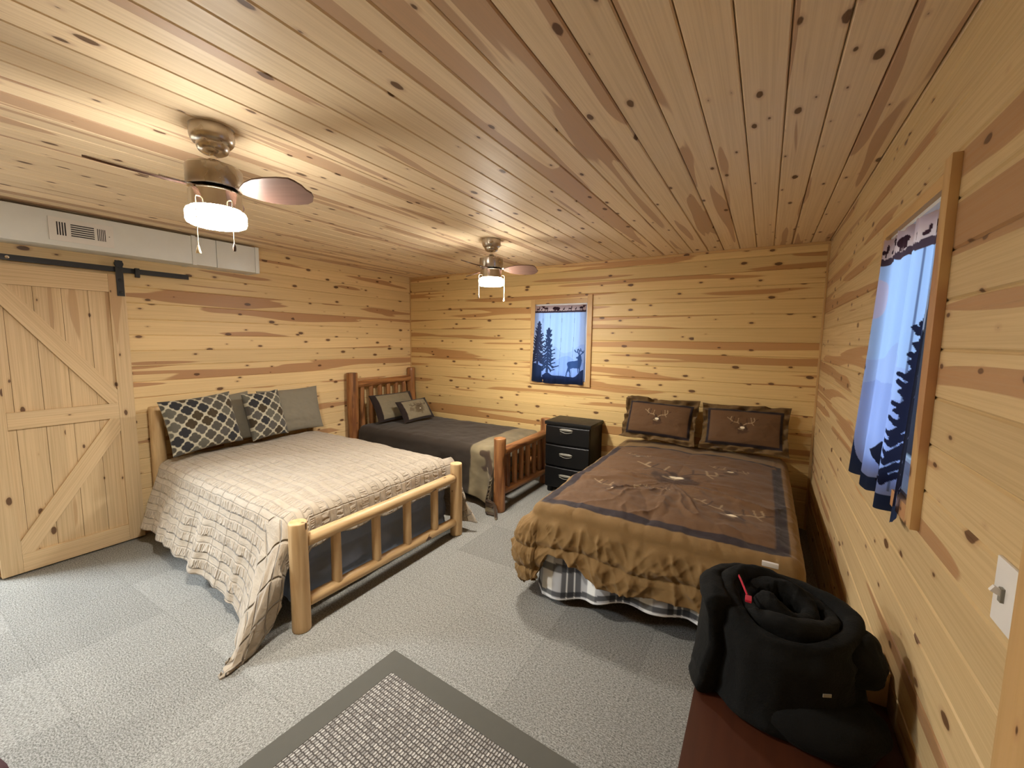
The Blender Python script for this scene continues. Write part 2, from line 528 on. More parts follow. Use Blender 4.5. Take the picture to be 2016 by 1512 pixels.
M['blue'] = fabric('slate_blue_cloth', (0.215, 0.255, 0.335), 600, 0.15, mott=0.15, big=(7, 0.25))
M['greyP'] = fabric('taupe_pillow_cloth', (0.215, 0.190, 0.140), 600, 0.12, mott=0.08)
M['attr'] = fabric('printed_cloth', None, 600, 0.22, use_attr=True, mott=0.10)
M['attrS'] = fabric('brown_suede_cloth', None, 420, 0.22, use_attr=True, mott=0.16, sheen=0.1, big=(15, 0.35), rough=0.75)
M['plaid'] = fabric('plaid_cloth', None, 700, 0.12, use_attr=True, mott=0.04, sheen=0.05)
M['fleece'] = fabric('black_fleece', (0.0055, 0.0058, 0.0055), 260, 0.6, mott=0.3, sheen=0.04, big=(30, 0.35))
M['fleece'].node_tree.nodes['Principled BSDF'].inputs['Sheen Tint'].default_value = (0.25, 0.28, 0.25, 1)

# curtain: printed translucent cloth
m, nt, p = new_mat('printed_curtain'); n = N(nt)
at = nt.nodes.new('ShaderNodeAttribute'); at.attribute_name = 'Col'
p.inputs['Roughness'].default_value = 0.8; p.inputs['Specular IOR Level'].default_value = 0.1
n.link(at.outputs['Color'], p.inputs['Base Color'])
tr_ = nt.nodes.new('ShaderNodeBsdfTranslucent'); n.link(at.outputs['Color'], tr_.inputs[0])
mx = nt.nodes.new('ShaderNodeMixShader'); mx.inputs[0].default_value = 0.72
n.link(p.outputs[0], mx.inputs[1]); n.link(tr_.outputs[0], mx.inputs[2])
n.link(mx.outputs[0], [q for q in nt.nodes if q.type == 'OUTPUT_MATERIAL'][0].inputs[0])
M['curtain'] = m

# window glass
m = bpy.data.materials.new('window_glass'); m.use_nodes = True; nt = m.node_tree; nt.nodes.clear(); n = N(nt)
o_ = nt.nodes.new('ShaderNodeOutputMaterial'); t_ = nt.nodes.new('ShaderNodeBsdfTransparent'); g_ = nt.nodes.new('ShaderNodeBsdfGlossy')
t_.inputs[0].default_value = (0.96, 0.98, 1, 1); g_.inputs['Roughness'].default_value = 0.02
fz = nt.nodes.new('ShaderNodeFresnel'); fz.inputs[0].default_value = 1.45
x_ = nt.nodes.new('ShaderNodeMixShader'); n.link(fz.outputs[0], x_.inputs[0]); n.link(t_.outputs[0], x_.inputs[1]); n.link(g_.outputs[0], x_.inputs[2])
n.link(x_.outputs[0], o_.inputs[0])
M['glass'] = m

# ------------------------------------------------------------------ room shell
GR = 0.0055     # groove half width
GD = 0.0055     # groove depth
TH = 0.10


def plank_wall(name, mat, ua, va, na, plane, nsign, u0, u1, v0, v1, width, phase, holes=(), slot=0.0):
    """boards along axis ua stacked on axis va; front face at `plane` on axis na, looking along nsign"""
    vs = {round(v0, 5): 0.0, round(v1, 5): 0.0}
    k = math.ceil((v0 - phase) / width)
    grooves = []
    while phase + k * width < v1:
        g = phase + k * width
        if v0 + GR < g < v1 - GR: grooves.append(g)
        k += 1

    def dep(v):
        k_ = min(grooves, key=lambda g: abs(v - g)) if grooves else 99
        dd = abs(v - k_)
        if slot and dd < 0.5 * slot: return GD + 0.010
        return GD * max(0, 1 - max(0, dd - slot / 2) / (GR - slot / 2))
    for g in grooves:
        for d in ((-GR, -slot / 2 - 1e-5, -slot / 2 + 1e-5, slot / 2 - 1e-5, slot / 2 + 1e-5, GR) if slot else (-GR, 0, GR)): vs[round(g + d, 6)] = 1
    for h in holes:
        vs[round(h[2], 5)] = 1; vs[round(h[3], 5)] = 1
    vl = sorted(vs)
    ul = sorted({u0, u1} | {h[0] for h in holes} | {h[1] for h in holes})
    V, F = [], []

    def P(u, v, d):
        q = [0, 0, 0]; q[ua] = u; q[va] = v; q[na] = plane - nsign * d
        return q

    def quad(a, b, c, d):
        nn = len(V); V.extend([a, b, c, d]); F.append([nn, nn + 1, nn + 2, nn + 3])
    for i in range(len(vl) - 1):
        a, b = vl[i], vl[i + 1]
        mv = (a + b) / 2
        for j in range(len(ul) - 1):
            c, d = ul[j], ul[j + 1]
            mu = (c + d) / 2
            if any(h[0] < mu < h[1] and h[2] < mv < h[3] for h in holes): continue
            quad(P(c, a, dep(a)), P(d, a, dep(a)), P(d, b, dep(b)), P(c, b, dep(b)))
            quad(P(c, a, TH), P(d, a, TH), P(d, b, TH), P(c, b, TH))
    for h in holes:
        quad(P(h[0], h[2], 0), P(h[1], h[2], 0), P(h[1], h[2], TH), P(h[0], h[2], TH))
        quad(P(h[0], h[3], 0), P(h[1], h[3], 0), P(h[1], h[3], TH), P(h[0], h[3], TH))
        quad(P(h[0], h[2], 0), P(h[0], h[3], 0), P(h[0], h[3], TH), P(h[0], h[2], TH))
        quad(P(h[1], h[2], 0), P(h[1], h[3], 0), P(h[1], h[3], TH), P(h[1], h[2], TH))
    for u in (u0, u1): quad(P(u, v0, 0), P(u, v1, 0), P(u, v1, TH), P(u, v0, TH))
    for v in (v0, v1): quad(P(u0, v, 0), P(u1, v, 0), P(u1, v, TH), P(u0, v, TH))
    o = mk(name, V, F, mat, smooth=False, at_origin=True)
    bm = bmesh.new(); bm.from_mesh(o.data)
    bmesh.ops.remove_doubles(bm, verts=bm.verts, dist=1e-6)
    # front faces must look into the room
    for f in bm.faces: f.normal_update()
    bm.to_mesh(o.data); bm.free()
    tag(o, kind='structure')
    return o


# window openings (inside the casing)
W1 = (1.600, 2.225, 1.150, 2.028)      # right wall, along y
W2 = (-2.292, -1.660, 1.160, 2.015)    # back wall, along x
ASSUMED_DOORWAY = (-0.62, 0.46, 0.0, 2.03)     # assumed open doorway beside the barn door, out of view, admits the added daylight
plank_wall('wall_left', M['wallL'], 1, 2, 0, XL, 1, YF - TH, YB + TH, 0, H, 0.1245, -0.0045, [ASSUMED_DOORWAY])
plank_wall('wall_right', M['wallY'], 1, 2, 0, XR, -1, YF - TH, YB + TH, 0, H, 0.1287, 0.0568, [W1])
plank_wall('wall_back', M['wallX'], 0, 2, 1, YB, -1, XL, XR, 0, H, 0.1245, -0.0045, [W2])
plank_wall('wall_front', M['wallX'], 0, 2, 1, YF, 1, XL, XR, 0, H, 0.1245, -0.0045)
plank_wall('ceiling', M['ceil'], 1, 0, 2, H, -1, YF - TH, YB + TH, XL - TH, XR + TH, 0.1285, 0.005, slot=0.0036)
g = G().span(XL - TH, XR + TH, YF - TH, YB + TH, -0.1, 0.0)
tag(g.build('floor', M['carpet'], smooth=False, at_origin=True), kind='structure')

# slim trims in the corners
tag(G().span(XL, XR, YB - 0.014, YB, H - 0.022, H, 0.004).build('trim_1', M['trimH'], at_origin=True), kind='structure')
tag(G().span(XR - 0.016, XR, YB - 0.016, YB, 0, H - 0.022, 0.005).build('trim_2', M['trim'], at_origin=True), kind='structure')
tag(G().span(XL, XL + 0.012, YB - 0.012, YB, 0, H - 0.022, 0.004).build('trim_3', M['trim'], at_origin=True), kind='structure')
# casing of the entry beside the camera (only its edge shows)
tag(G().span(XR - 0.020, XR, 0.885, 0.990, 0, 2.10, 0.003).build('trim_4', M['trim'], at_origin=True), kind='structure')


def window(name, axis, o0, o1, z0, z1, hole, plane, ns):
    """casing boards on the wall, jamb, vinyl frame and a pane; axis 0: back wall, 1: right wall"""
    root = bpy.data.objects.new(name, None); COL.objects.link(root)
    mid = (o0 + o1) / 2
    root.location = (mid, plane, z0) if axis == 0 else (plane, mid, z0)
    WORLD[root.name] = root.location.copy(); tag(root, kind='structure')
    t = 0.021

    def sp(gm, a0, a1, d0, d1, za, zb, bev=0.002):
        lo, hi = sorted((plane + ns * d0, plane + ns * d1))
        if axis == 0: gm.span(a0, a1, lo, hi, za, zb, bev)
        else: gm.span(lo, hi, a0, a1, za, zb, bev)
    mt = M['trim']; mh = M['trimH'] if axis == 0 else M['trimY']
    h = hole
    for a0, a1, za, zb, mm in ((o0, h[0], z0, z1, mt), (h[1], o1, z0, z1, mt), (h[0], h[1], h[3], z1, mh), (h[0], h[1], z0, h[2], mh)):
        zt = zb
        if mm is mt and ((axis == 0 and a1 == o1) or (axis == 1 and a0 == o0)): zt = zb + 0.035   # one casing board runs long
        gm = G(); sp(gm, a0, a1, 0.0, t, za, zt); gm.build('window_casing', mm, root)
    gm = G()
    for a0, a1, za, zb in ((h[0] - 0.001, h[0] + 0.012, h[2], h[3]), (h[1] - 0.012, h[1] + 0.001, h[2], h[3]), (h[0], h[1], h[3] - 0.012, h[3]), (h[0], h[1], h[2], h[2] + 0.012)):
        sp(gm, a0, a1, -TH, 0.004, za, zb, 0.001)
    gm.build('window_jamb', M['frameW'], root)
    gm = G(); fw = 0.045
    a, b, c, d = h[0] + 0.012, h[1] - 0.012, h[2] + 0.012, h[3] - 0.012
    zc = (c + d) / 2
    for q in ((a, a + fw, c, d), (b - fw, b, c, d), (a + fw, b - fw, c, c + fw), (a + fw, b - fw, d - fw, d)):
        sp(gm, q[0], q[1], -0.085, -0.05, q[2], q[3], 0.003)
    gm.build('window_frame', M['frameW'], root)
    gm = G(); sp(gm, a + fw - 0.004, b - fw + 0.004, -0.070, -0.066, c + fw - 0.004, d - fw + 0.004, 0)
    gm.build('window_pane', M['glass'], root, smooth=False)
    return root


window('window_1', 0, -2.345, -1.607, 1.108, 2.065, W2, YB, -1)
window('window_2', 1, 1.545, 2.282, 1.098, 2.068, W1, XR, -1)

# barn door on its track
FX = -4.186
root = bpy.data.objects.new('door_1', None); COL.objects.link(root); root.location = (FX - 0.02, 0.9, 0.012); WORLD[root.name] = root.location.copy()
tag(root, 'pale knotty pine plank barn door with K-shaped bracing hanging on a black track', 'door', kind='structure')
DY0, DY1, DZ0, DZ1 = 0.526, 1.272, 0.012, 2.058
V, F = [], []
gm = G()
yy = DY0
while yy < DY1 - 0.01:
    y2 = min(yy + 0.135, DY1)
    gm.span(FX - 0.043, FX - 0.020, yy + 0.0008, y2 - 0.0008, DZ0, DZ1, 0.002)
    yy = y2
gm.build('plank_panel', M['door'], root)
for nm, q in (('door_stile', (DY0, DY0 + 0.095, DZ0, DZ1)), ('door_stile', (DY1 - 0.095, DY1, DZ0, DZ1))):
    G().span(FX - 0.020, FX, q[0], q[1], q[2], q[3], 0.002).build(nm, M['door'], root)
for nm, q in (('door_rail', (DZ1 - 0.13, DZ1)), ('door_rail', (0.985, 1.098)), ('door_rail', (DZ0, DZ0 + 0.125))):
    G().span(FX - 0.020, FX, DY0 + 0.0955, DY1 - 0.0955, q[0], q[1], 0.002).build(nm, M['doorH'], root)


def brace(p, q, w, corner):
    """board from p to q (y,z), clipped between stiles and rails"""
    d = Vector((q[0] - p[0], q[1] - p[1])).normalized(); nn = Vector((-d.y, d.x)) * (w / 2)
    poly = [(p[0] + nn.x, p[1] + nn.y), (p[0] - nn.x, p[1] - nn.y), (q[0] - nn.x, q[1] - nn.y), (q[0] + nn.x, q[1] + nn.y)]
    y0, y1, z0, z1 = corner

    def clip(poly, ax, lim, keep_less):
        out = []
        for i in range(len(poly)):
            a, b = poly[i], poly[(i + 1) % len(poly)]
            ia = (a[ax] <= lim) if keep_less else (a[ax] >= lim); ib = (b[ax] <= lim) if keep_less else (b[ax] >= lim)
            if ia: out.append(a)
            if ia != ib:
                t = (lim - a[ax]) / (b[ax] - a[ax]); out.append((a[0] + t * (b[0] - a[0]), a[1] + t * (b[1] - a[1])))
        return out
    for ax, lim, kl in ((0, y0, False), (0, y1, True), (1, z0, False), (1, z1, True)): poly = clip(poly, ax, lim, kl)
    k = len(poly)
    v = [(FX - 0.020, a, b) for a, b in poly] + [(FX - 0.001, a, b) for a, b in poly]
    f = [list(range(k))[::-1], list(range(k, 2 * k))] + [[i, (i + 1) % k, k + (i + 1) % k, k + i] for i in range(k)]
    ang = math.atan2(d.y, d.x)
    if ang > PI / 2 or ang < -PI / 2: ang += PI
    R = Matrix.Rotation(ang, 4, 'X')
    mid = Vector((FX - 0.02, (p[0] + q[0]) / 2, (p[1] + q[1]) / 2)) - R.to_3x3() @ Vector((0, 0, 0.065))
    Ri = R.to_3x3().inverted()
    loc = [(Ri @ (Vector(t) - mid))[:] for t in v]
    me = bpy.data.meshes.new('door_brace'); me.from_pydata(loc, [], f); me.materials.append(M['doorH'])
    o = bpy.data.objects.new('door_brace', me); COL.objects.link(o); o.parent = root
    o.matrix_local = Matrix.Translation(mid - WORLD[root.name]) @ R
    WORLD[o.name] = WORLD[root.name]
    bm = bmesh.new(); bm.from_mesh(me); bmesh.ops.recalc_face_normals(bm, faces=bm.faces); bm.to_mesh(me); bm.free()
    return o


brace((DY0 + 0.05, 1.99), (DY1 - 0.06, 1.06), 0.10, (DY0 + 0.0955, DY1 - 0.0955, 1.0985, DZ1 - 0.1305))
brace((DY1 - 0.06, 1.03), (DY0 + 0.05, 0.07), 0.10, (DY0 + 0.0955, DY1 - 0.0955, DZ0 + 0.1255, 0.9845))
hs = G().span(FX, FX + 0.006, 1.222, 1.266, 1.903, 2.165, 0.001)
for zz in (1.93, 2.02): hs.lathe([(0.009, 0), (0.009, 0.006), (0.0, 0.009)], (0, 0, 0), 12, 0, Matrix.Translation((FX + 0.006, 1.244, zz)) @ Matrix.Rotation(PI / 2, 4, 'Y'))
hs.lathe([(0.0, -0.008), (0.026, -0.008), (0.026, 0.008), (0.0, 0.008)], (0, 0, 0), 24, 0, Matrix.Translation((FX + 0.002, 1.244, 2.140)) @ Matrix.Rotation(PI / 2, 4, 'Y'))
hs.build('door_hanger', M['black'], root)

tr = thing('door_track', 'black flat steel barn door track below the white duct', 'door track', (FX, 0.2, 2.08))
TX = FX - 0.012
G().span(TX - 0.004, TX + 0.004, -0.80, 1.694, 2.080, 2.118, 0.001).build('rail', M['black'], tr)
for y in (-0.6, 0.13, 0.86, 1.60):
    G().lathe([(0.011, 0), (0.011, TX - 0.004 - XL)], (0, 0, 0), 14, 0, Matrix.Translation((XL, y, 2.099)) @ Matrix.Rotation(PI / 2, 4, 'Y')).build('standoff', M['black'], tr)
for y in (0.70,):
    G().lathe([(0.010, 0), (0.010, 0.005), (0.0, 0.008)], (0, 0, 0), 14, 0, Matrix.Translation((TX + 0.004, y, 2.099)) @ Matrix.Rotation(PI / 2, 4, 'Y')).build('bolt_head', M['bright'], tr)
G().span(TX + 0.0045, TX + 0.030, 1.335, 1.362, 2.052, 2.122, 0.003).build('end_stop', M['black'], tr)

# air duct along the left wall under the ceiling
DX = -4.056
du = thing('air_duct', 'long pale painted sheet-metal air duct under the ceiling above the barn door', 'duct', (XL + 0.1, 1.0, 2.195))
G().span(XL + 0.001, DX, YF + 0.001, 1.672, 2.195, 2.418, 0.003).build('duct_section', M['duct'], du)
G().span(XL + 0.001, DX, 1.700, 1.852, 2.195, 2.418, 0.003).build('duct_section', M['duct'], du)
G().span(XL + 0.001, DX, 1.856, 2.170, 2.194, 2.419, 0.003).build('duct_section', M['duct'], du)
G().span(XL + 0.001, DX + 0.006, 1.672, 1.700, 2.189, 2.424, 0.002).build('joint_strip', M['duct'], du)
G().span(XL + 0.001, DX + 0.003, 2.171, 2.205, 2.190, 2.423, 0.002).build('end_cap', M['duct'], du)
rg = G().span(DX, DX + 0.007, 0.868, 1.190, 2.228, 2.378, 0.003).build('vent_register', M['white'], du)
sl = G()
for i in range(4): sl.span(DX + 0.0065, DX + 0.0078, 0.905 + i * 0.0125, 0.905 + i * 0.0125 + 0.0065, 2.265, 2.350)
for i in range(6): sl.span(DX + 0.0065, DX + 0.0078, 0.972, 1.088, 2.268 + i * 0.0142, 2.268 + i * 0.0142 + 0.0068)
for i in range(5): sl.span(DX + 0.0065, DX + 0.0078, 1.104 + i * 0.0095, 1.104 + i * 0.0095 + 0.0042, 2.265, 2.345)
sl.build('louver_slots', M['slot'], rg, smooth=False)
lv = G()
for i in range(7): lv.box((DX + 0.009, 1.03, 2.2645 + i * 0.0142), (0.004, 0.118, 0.0055), 0.001)
lv.build('louver_slats', M['white'], rg)
G().lathe([(0.0035, 0), (0.0035, 0.002), (0, 0.003)], (0, 0, 0), 10, 0, Matrix.Translation((DX + 0.007, 1.166, 2.302)) @ Matrix.Rotation(PI / 2, 4, 'Y')).build('screw', M['grip'], rg)

# ------------------------------------------------------------------ ceiling fans
def fan(name, label, x, y, angles, chains):
    r = thing(name, label, 'ceiling fan', (x, y, H), 'ceiling fans')
    G().lathe([(0.016, 2.338), (0.036, 2.341), (0.050, 2.350), (0.056, 2.364), (0.057, 2.374), (0.066, 2.378), (0.074, 2.388), (0.078, 2.404), (0.078, H)], (x, y, 0)).build('canopy', M['nickel'], r)
    G().lathe([(0.0115, 2.295), (0.0115, 2.345)], (x, y, 0), 20).build('downrod', M['bright'], r)
    G().lathe([(0.094, 2.206), (0.098, 2.212), (0.098, 2.282), (0.092, 2.290), (0.050, 2.292), (0.036, 2.298), (0.024, 2.316), (0.014, 2.318)], (x, y, 0), 48).build('motor_housing', M['nickel'], r)
    for a in angles:
        Mx = Matrix.Translation((x, y, 2.198)) @ Matrix.Rotation(math.radians(a), 4, 'Z') @ Matrix.Rotation(math.radians(-18), 4, 'X')
        # outline of a paddle: (distance, half width)
        out = [(0.105, 0.014), (0.125, 0.032), (0.155, 0.054), (0.195, 0.072), (0.245, 0.081), (0.300, 0.083), (0.345, 0.078), (0.372, 0.063), (0.388, 0.036), (0.393, 0.010)]
        pl = [(d, w) for d, w in out] + [(d - (0.012 if d > 0.37 else 0), -w) for d, w in out[::-1]]
        k = len(pl); th = 0.0035
        v = [(Mx @ Vector((a_, b_, th)))[:] for a_, b_ in pl] + [(Mx @ Vector((a_, b_, -th)))[:] for a_, b_ in pl]
        f = [list(range(k)), list(range(k, 2 * k))[::-1]] + [[i, k + i, k + (i + 1) % k, (i + 1) % k] for i in range(k)]
        me = bpy.data.meshes.new('blade')
        loc = [(Mx.inverted() @ Vector(q))[:] for q in v]
        me.from_pydata(loc, [], f); me.materials.append(M['blade'])
        b = bpy.data.objects.new('blade', me); COL.objects.link(b); b.parent = r
        b.matrix_local = Matrix.Translation(-Vector((x, y, H))) @ Mx
        autosmooth(b)
        WORLD[b.name] = Vector((x, y, H))
        ar = G()
        ar.box((0.105, 0, 0.0062), (0.075, 0.030, 0.005), 0.002)
        ar.box((0.155, 0, 0.0062), (0.045, 0.062, 0.005), 0.002)
        for sx, sy in ((0.142, 0.020), (0.142, -0.020), (0.166, 0)): ar.lathe([(0.0045, -0.0050), (0.0045, -0.0036)], (sx, sy, 0), 10)
        me2 = bpy.data.meshes.new('blade_bracket'); me2.from_pydata(ar.v, [], ar.f); me2.materials.append(M['nickel'])
        b2 = bpy.data.objects.new('blade_bracket', me2); COL.objects.link(b2); b2.parent = b
        autosmooth(b2)
    G().lathe([(0.030, 2.120), (0.088, 2.121), (0.092, 2.126), (0.092, 2.188), (0.086, 2.196), (0.045, 2.207)], (x, y, 0), 48).build('light_pan', M['bright'], r)
    sh = [(0.0, 2.058), (0.05, 2.059), (0.090, 2.062), (0.102, 2.068), (0.106, 2.078), (0.106, 2.108), (0.102, 2.118), (0.090, 2.122)]
    gl = G().lathe(sh[:4], (x, y, 0), 56, 0); gl.f.pop()
    gs = G().lathe(sh[3:], (x, y, 0), 56, 1); gs.f.pop(-2); gs.m.pop()
    gl.m.pop(); gl.add(gs.v, gs.f, 1)
    gl.build('lamp_shade', [M['lamp'], M['lampS']], r)
    for (ox, oy, zb, knob) in chains:
        c = G().tube([(x + ox * 0.78, y + oy * 0.78, 2.150), (x + ox * 0.97, y + oy * 0.97, 2.147), (x + ox, y + oy, 2.138), (x + ox, y + oy, 2.08), (x + ox, y + oy, zb + 0.03)], 0.0018, 8).build('pull_chain', M['cream'], r)
        if knob == 'cone': G().lathe([(0.0, zb), (0.0085, zb), (0.009, zb + 0.004), (0.006, zb + 0.016), (0.0025, zb + 0.031)], (x + ox, y + oy, 0), 16).build('pull_knob', M['cream'], c)
        else: G().lathe([(0.0, zb), (0.005, zb + 0.002), (0.0062, zb + 0.012), (0.005, zb + 0.024), (0.002, zb + 0.031)], (x + ox, y + oy, 0), 16).build('pull_knob', M['dknob'], c)
    return r


fan('ceiling_fan', 'lit nickel ceiling fan hanging above the beige quilted bed, near the barn door', -1.96, 0.905, (29, 149, -91),
    [(0.062, -0.100, 1.930, 'cone'), (0.113, 0.006, 1.950, 'oval')])
fan('ceiling_fan', 'lit nickel ceiling fan farther back, above the foot of the red log bed', -2.02, 3.01, (32, 152, -86),
    [(-0.060, -0.095, 1.950, 'oval'), (0.095, 0.055, 1.935, 'cone')])

# ------------------------------------------------------------------ logs
def log(name, p0, p1, r0, mat, parent, r1=None, rough=0.0, n=22, seed=0, dome=0.006):
    p0, p1 = Vector(p0), Vector(p1)
    L = (p1 - p0).length
    r1 = r0 if r1 is None else r1
    k = max(6, int(L / 0.04))
    prof = [(0.0, 0.0), (0.80, 0.0), (0.95, dome * 0.5), (1.0, dome)]
    rings = [(0.001, 0, 0.0), (0.82, 0, 0.0), (0.96, dome * 0.4, 0.4), (1.0, dome * 1.6, 1)]
    for i in range(1, k): rings.append((1.0, L * i / k, 1))
    rings += [(1.0, L - dome * 1.6, 1), (0.96, L - dome * 0.4, 0.4), (0.82, L, 0), (0.001, L, 0)]
    v, f = [], []
    for fr_, z, w in rings:
        rr = (r0 + (r1 - r0) * z / L) * fr_
        for j in range(n):
            a = 2 * PI * j / n
            q = rr
            if rough: q *= 1 + w * rough * float(fbm(math.cos(a) * 1.3 + seed * 3.1 + 5, z * 5 + math.sin(a) * 1.3, seed, 3)) * 2
            v.append((q * math.cos(a), q * math.sin(a), z))
    for i in range(len(rings) - 1):
        for j in range(n):
            f.append([i * n + j, i * n + (j + 1) % n, (i + 1) * n + (j + 1) % n, (i + 1) * n + j])
    f.append(list(range(n))[::-1]); f.append([(len(rings) - 1) * n + j for j in range(n)])
    me = bpy.data.meshes.new(name); me.from_pydata(v, [], f); me.materials.append(mat)
    for q in me.polygons: q.use_smooth = True
    o = bpy.data.objects.new(name, me); COL.objects.link(o)
    rot = (p1 - p0).to_track_quat('Z', 'Y').to_matrix().to_4x4()
    o.parent = parent
    o.matrix_local = Matrix.Translation(p0 - WORLD[parent.name]) @ rot
    WORLD[o.name] = WORLD[parent.name]
    return o


# ------------------------------------------------------------------ cloth over a box-like bed
def drape(A, B, x0, x1, y0, y1, ztop, R=0.07, flare=0.10, crown=0.02, fold=0.012, ff=7.0, seed=0, top_n=0.006, zmin=0.008, shape=None, wmin=-9, dmax=9.0):
    """cloth coordinates (A,B) -> world; the part outside the rectangle falls over its rounded edge"""
    px, py = np.clip(A, x0, x1), np.clip(B, y0, y1)
    dx, dy = A - px, B - py
    d = np.hypot(dx, dy)
    nx, ny = dx / np.maximum(d, 1e-9), dy / np.maximum(d, 1e-9)
    d = np.where(d > dmax, dmax + 0.08 * (d - dmax), d)
    pm = PI / 2 - flare
    ph = np.minimum(d / R, pm)
    s = np.maximum(d - R * pm, 0)
    ho = R * np.sin(ph) + s * math.sin(flare)
    dn = R * (1 - np.cos(ph)) + s * math.cos(flare)
    th = np.arctan2(dy, dx)
    w = vnoise(px * ff + np.cos(th) * 1.7 + 11, py * ff + np.sin(th) * 1.7 + 7, seed) * 2 + vnoise(px * ff * 2.3 + np.cos(th) * 3, py * ff * 2.3 + np.sin(th) * 3, seed + 3)
    w = np.maximum(w, wmin)
    ho = ho + fold * w * sstep(0.0, 0.30, s) * (1 + s * 1.5) + 0.006 * fbm(A * 9, B * 9, seed + 9) * sstep(0, 0.05, s)
    cx, cy = (x0 + x1) / 2, (y0 + y1) / 2
    cr = crown * (1 - np.clip(np.abs((px - cx) / ((x1 - x0) / 2)), 0, 1) ** 4) * (1 - np.clip(np.abs((py - cy) / ((y1 - y0) / 2)), 0, 1) ** 4)
    X, Y = px + nx * ho, py + ny * ho
    Z = ztop + cr - dn + top_n * fbm(A * 6, B * 6, seed + 5) * (1 - sstep(0, 0.1, s) * 0.6)
    if shape is not None: X, Y, Z = shape(X, Y, Z, A, B, s)
    low = np.maximum(zmin - Z, 0)
    X, Y = X + nx * low * 0.8, Y + ny * low * 0.8
    Z = np.maximum(Z, zmin + 0.004 * np.abs(w) * (low > 0))
    return X, Y, Z


def solid(o, t, off=-1):
    m = o.modifiers.new('thickness', 'SOLIDIFY'); m.thickness = t; m.offset = off
    return o


def upright(o):
    """make sure cloth normals look up/out"""
    me = o.data
    nz = sum(p.normal.z * p.area for p in me.polygons)
    if nz < 0:
        me.flip_normals()
    return o


# ================================================================== bed with beige quilt
def sh1(x, y): return y + 0.039 * (-2.11 - x)


b1 = thing('log_bed', 'full-size bed of smooth pale peeled logs under the beige quilt', 'bed', (-3.1, 2.0, 0))
FXp = -2.108
for y, zt in ((1.281, 0.622), (2.645, 0.606)): log('foot_post', (FXp, y, 0), (FXp, y, zt), 0.050, M['paleL'], b1, 0.048, 0.012, seed=int(y * 10))
log('foot_rail', (FXp, 1.320, 0.500), (FXp, 2.606, 0.492), 0.038, M['paleL'], b1, 0.036, 0.02, seed=3)
log('foot_rail', (FXp, 1.320, 0.150), (FXp, 2.606, 0.118), 0.036, M['paleL'], b1, 0.034, 0.03, seed=4)
for i, y in enumerate((1.512, 1.812, 2.090, 2.378)): log('spindle', (FXp, y, 0.165 - 0.006 * i), (FXp, y, 0.480), 0.030, M['paleL'], b1, 0.029, 0.02, seed=20 + i)
HX = -4.165
for y in (1.392, 2.735): log('head_post', (HX, y, 0), (HX, y, 1.045), 0.050, M['paleL'], b1, 0.048, 0.012, seed=int(y * 10))
log('head_rail', (HX, 1.43, 0.90), (HX, 2.70, 0.90), 0.036, M['paleL'], b1, seed=6)
log('head_rail', (HX, 1.43, 0.42), (HX, 2.70, 0.42), 0.036, M['paleL'], b1, seed=7)
for i in range(4):
    y = 1.62 + i * 0.28
    log('spindle', (HX, y, 0.44), (HX, y, 0.88), 0.028, M['paleL'], b1, seed=30 + i)
for y0_, y1_ in ((1.405, 1.485), (2.515, 2.595)): log('side_rail', (FXp - 0.230, y0_, 0.28), (HX + 0.045, y1_, 0.28), 0.024, M['paleL'], b1, seed=9)
G().span(-4.08, -2.38, 1.52, 2.48, 0.18, 0.53, 0.04).build('mattress', M['blue'], b1)

# slate blue comforter under the quilt
na, nb = 150, 190
a = np.linspace(-4.0, -2.26 + 0.58, na)[:, None] + np.zeros((1, nb)); b = np.linspace(1.36 - 0.50, 2.60 + 0.50, nb)[None, :] + np.zeros((na, 1))


def shp(X, Y, Z, A, B, s):
    row = np.abs(np.sin((0.62 - Z) / 0.165 * PI))
    bul = 0.022 * np.sqrt(row) * sstep(0, 0.1, s) + 0.010 * fbm(A * 5, B * 5, 77)
    X = X + bul * (A > -2.30)
    X = np.minimum(X, -2.158 + np.zeros_like(X)) if False else X
    Y = Y - 0 * bul
    X = np.minimum(X, -2.166 - 0.06 * sstep(0.38, 0.46, Z) - 0.040 * (1 - np.sqrt(row)) - 0.010 * np.abs(fbm(B * 7, Z * 5, 12)))
    return X, Y, Z


X, Y, Z = drape(a, b, -4.0, -2.30, 1.365, 2.598, 0.580, R=0.06, flare=0.01, crown=0.0, fold=0.002, ff=4, seed=31, top_n=0.0, zmin=0.075, shape=shp, dmax=0.52)
Y = sh1(X, Y)
o = mk('comforter', np.stack([X, Y, Z], -1), grid_faces(na, nb), M['blue'])
upright(o); solid(o, 0.006)
tag(o, 'slate-blue comforter bulging behind the pale log footboard, under the beige quilt', 'comforter')

# beige quilt
na, nb = 230, 260
B1 = np.linspace(1.345 - 0.545, 2.60 + 0.610, nb)
tt = np.linspace(0, 1, na)
cornr = np.maximum(1 - sstep(1.16, 1.34, B1), sstep(2.62, 2.80, B1))
amax = -2.265 + 0.270 + 0.03 * vnoise(B1 * 7, B1 * 0, 4) + 0.18 * cornr
A = -4.02 + (amax[None, :] + 4.02) * tt[:, None]
B = B1[None, :] + np.zeros((na, 1))
B = np.where(B < 1.338, 1.338 + (B - 1.338) * (1 + 0.15 * sstep(-3.9, -2.3, A)), B)   # the side hem drops toward the foot


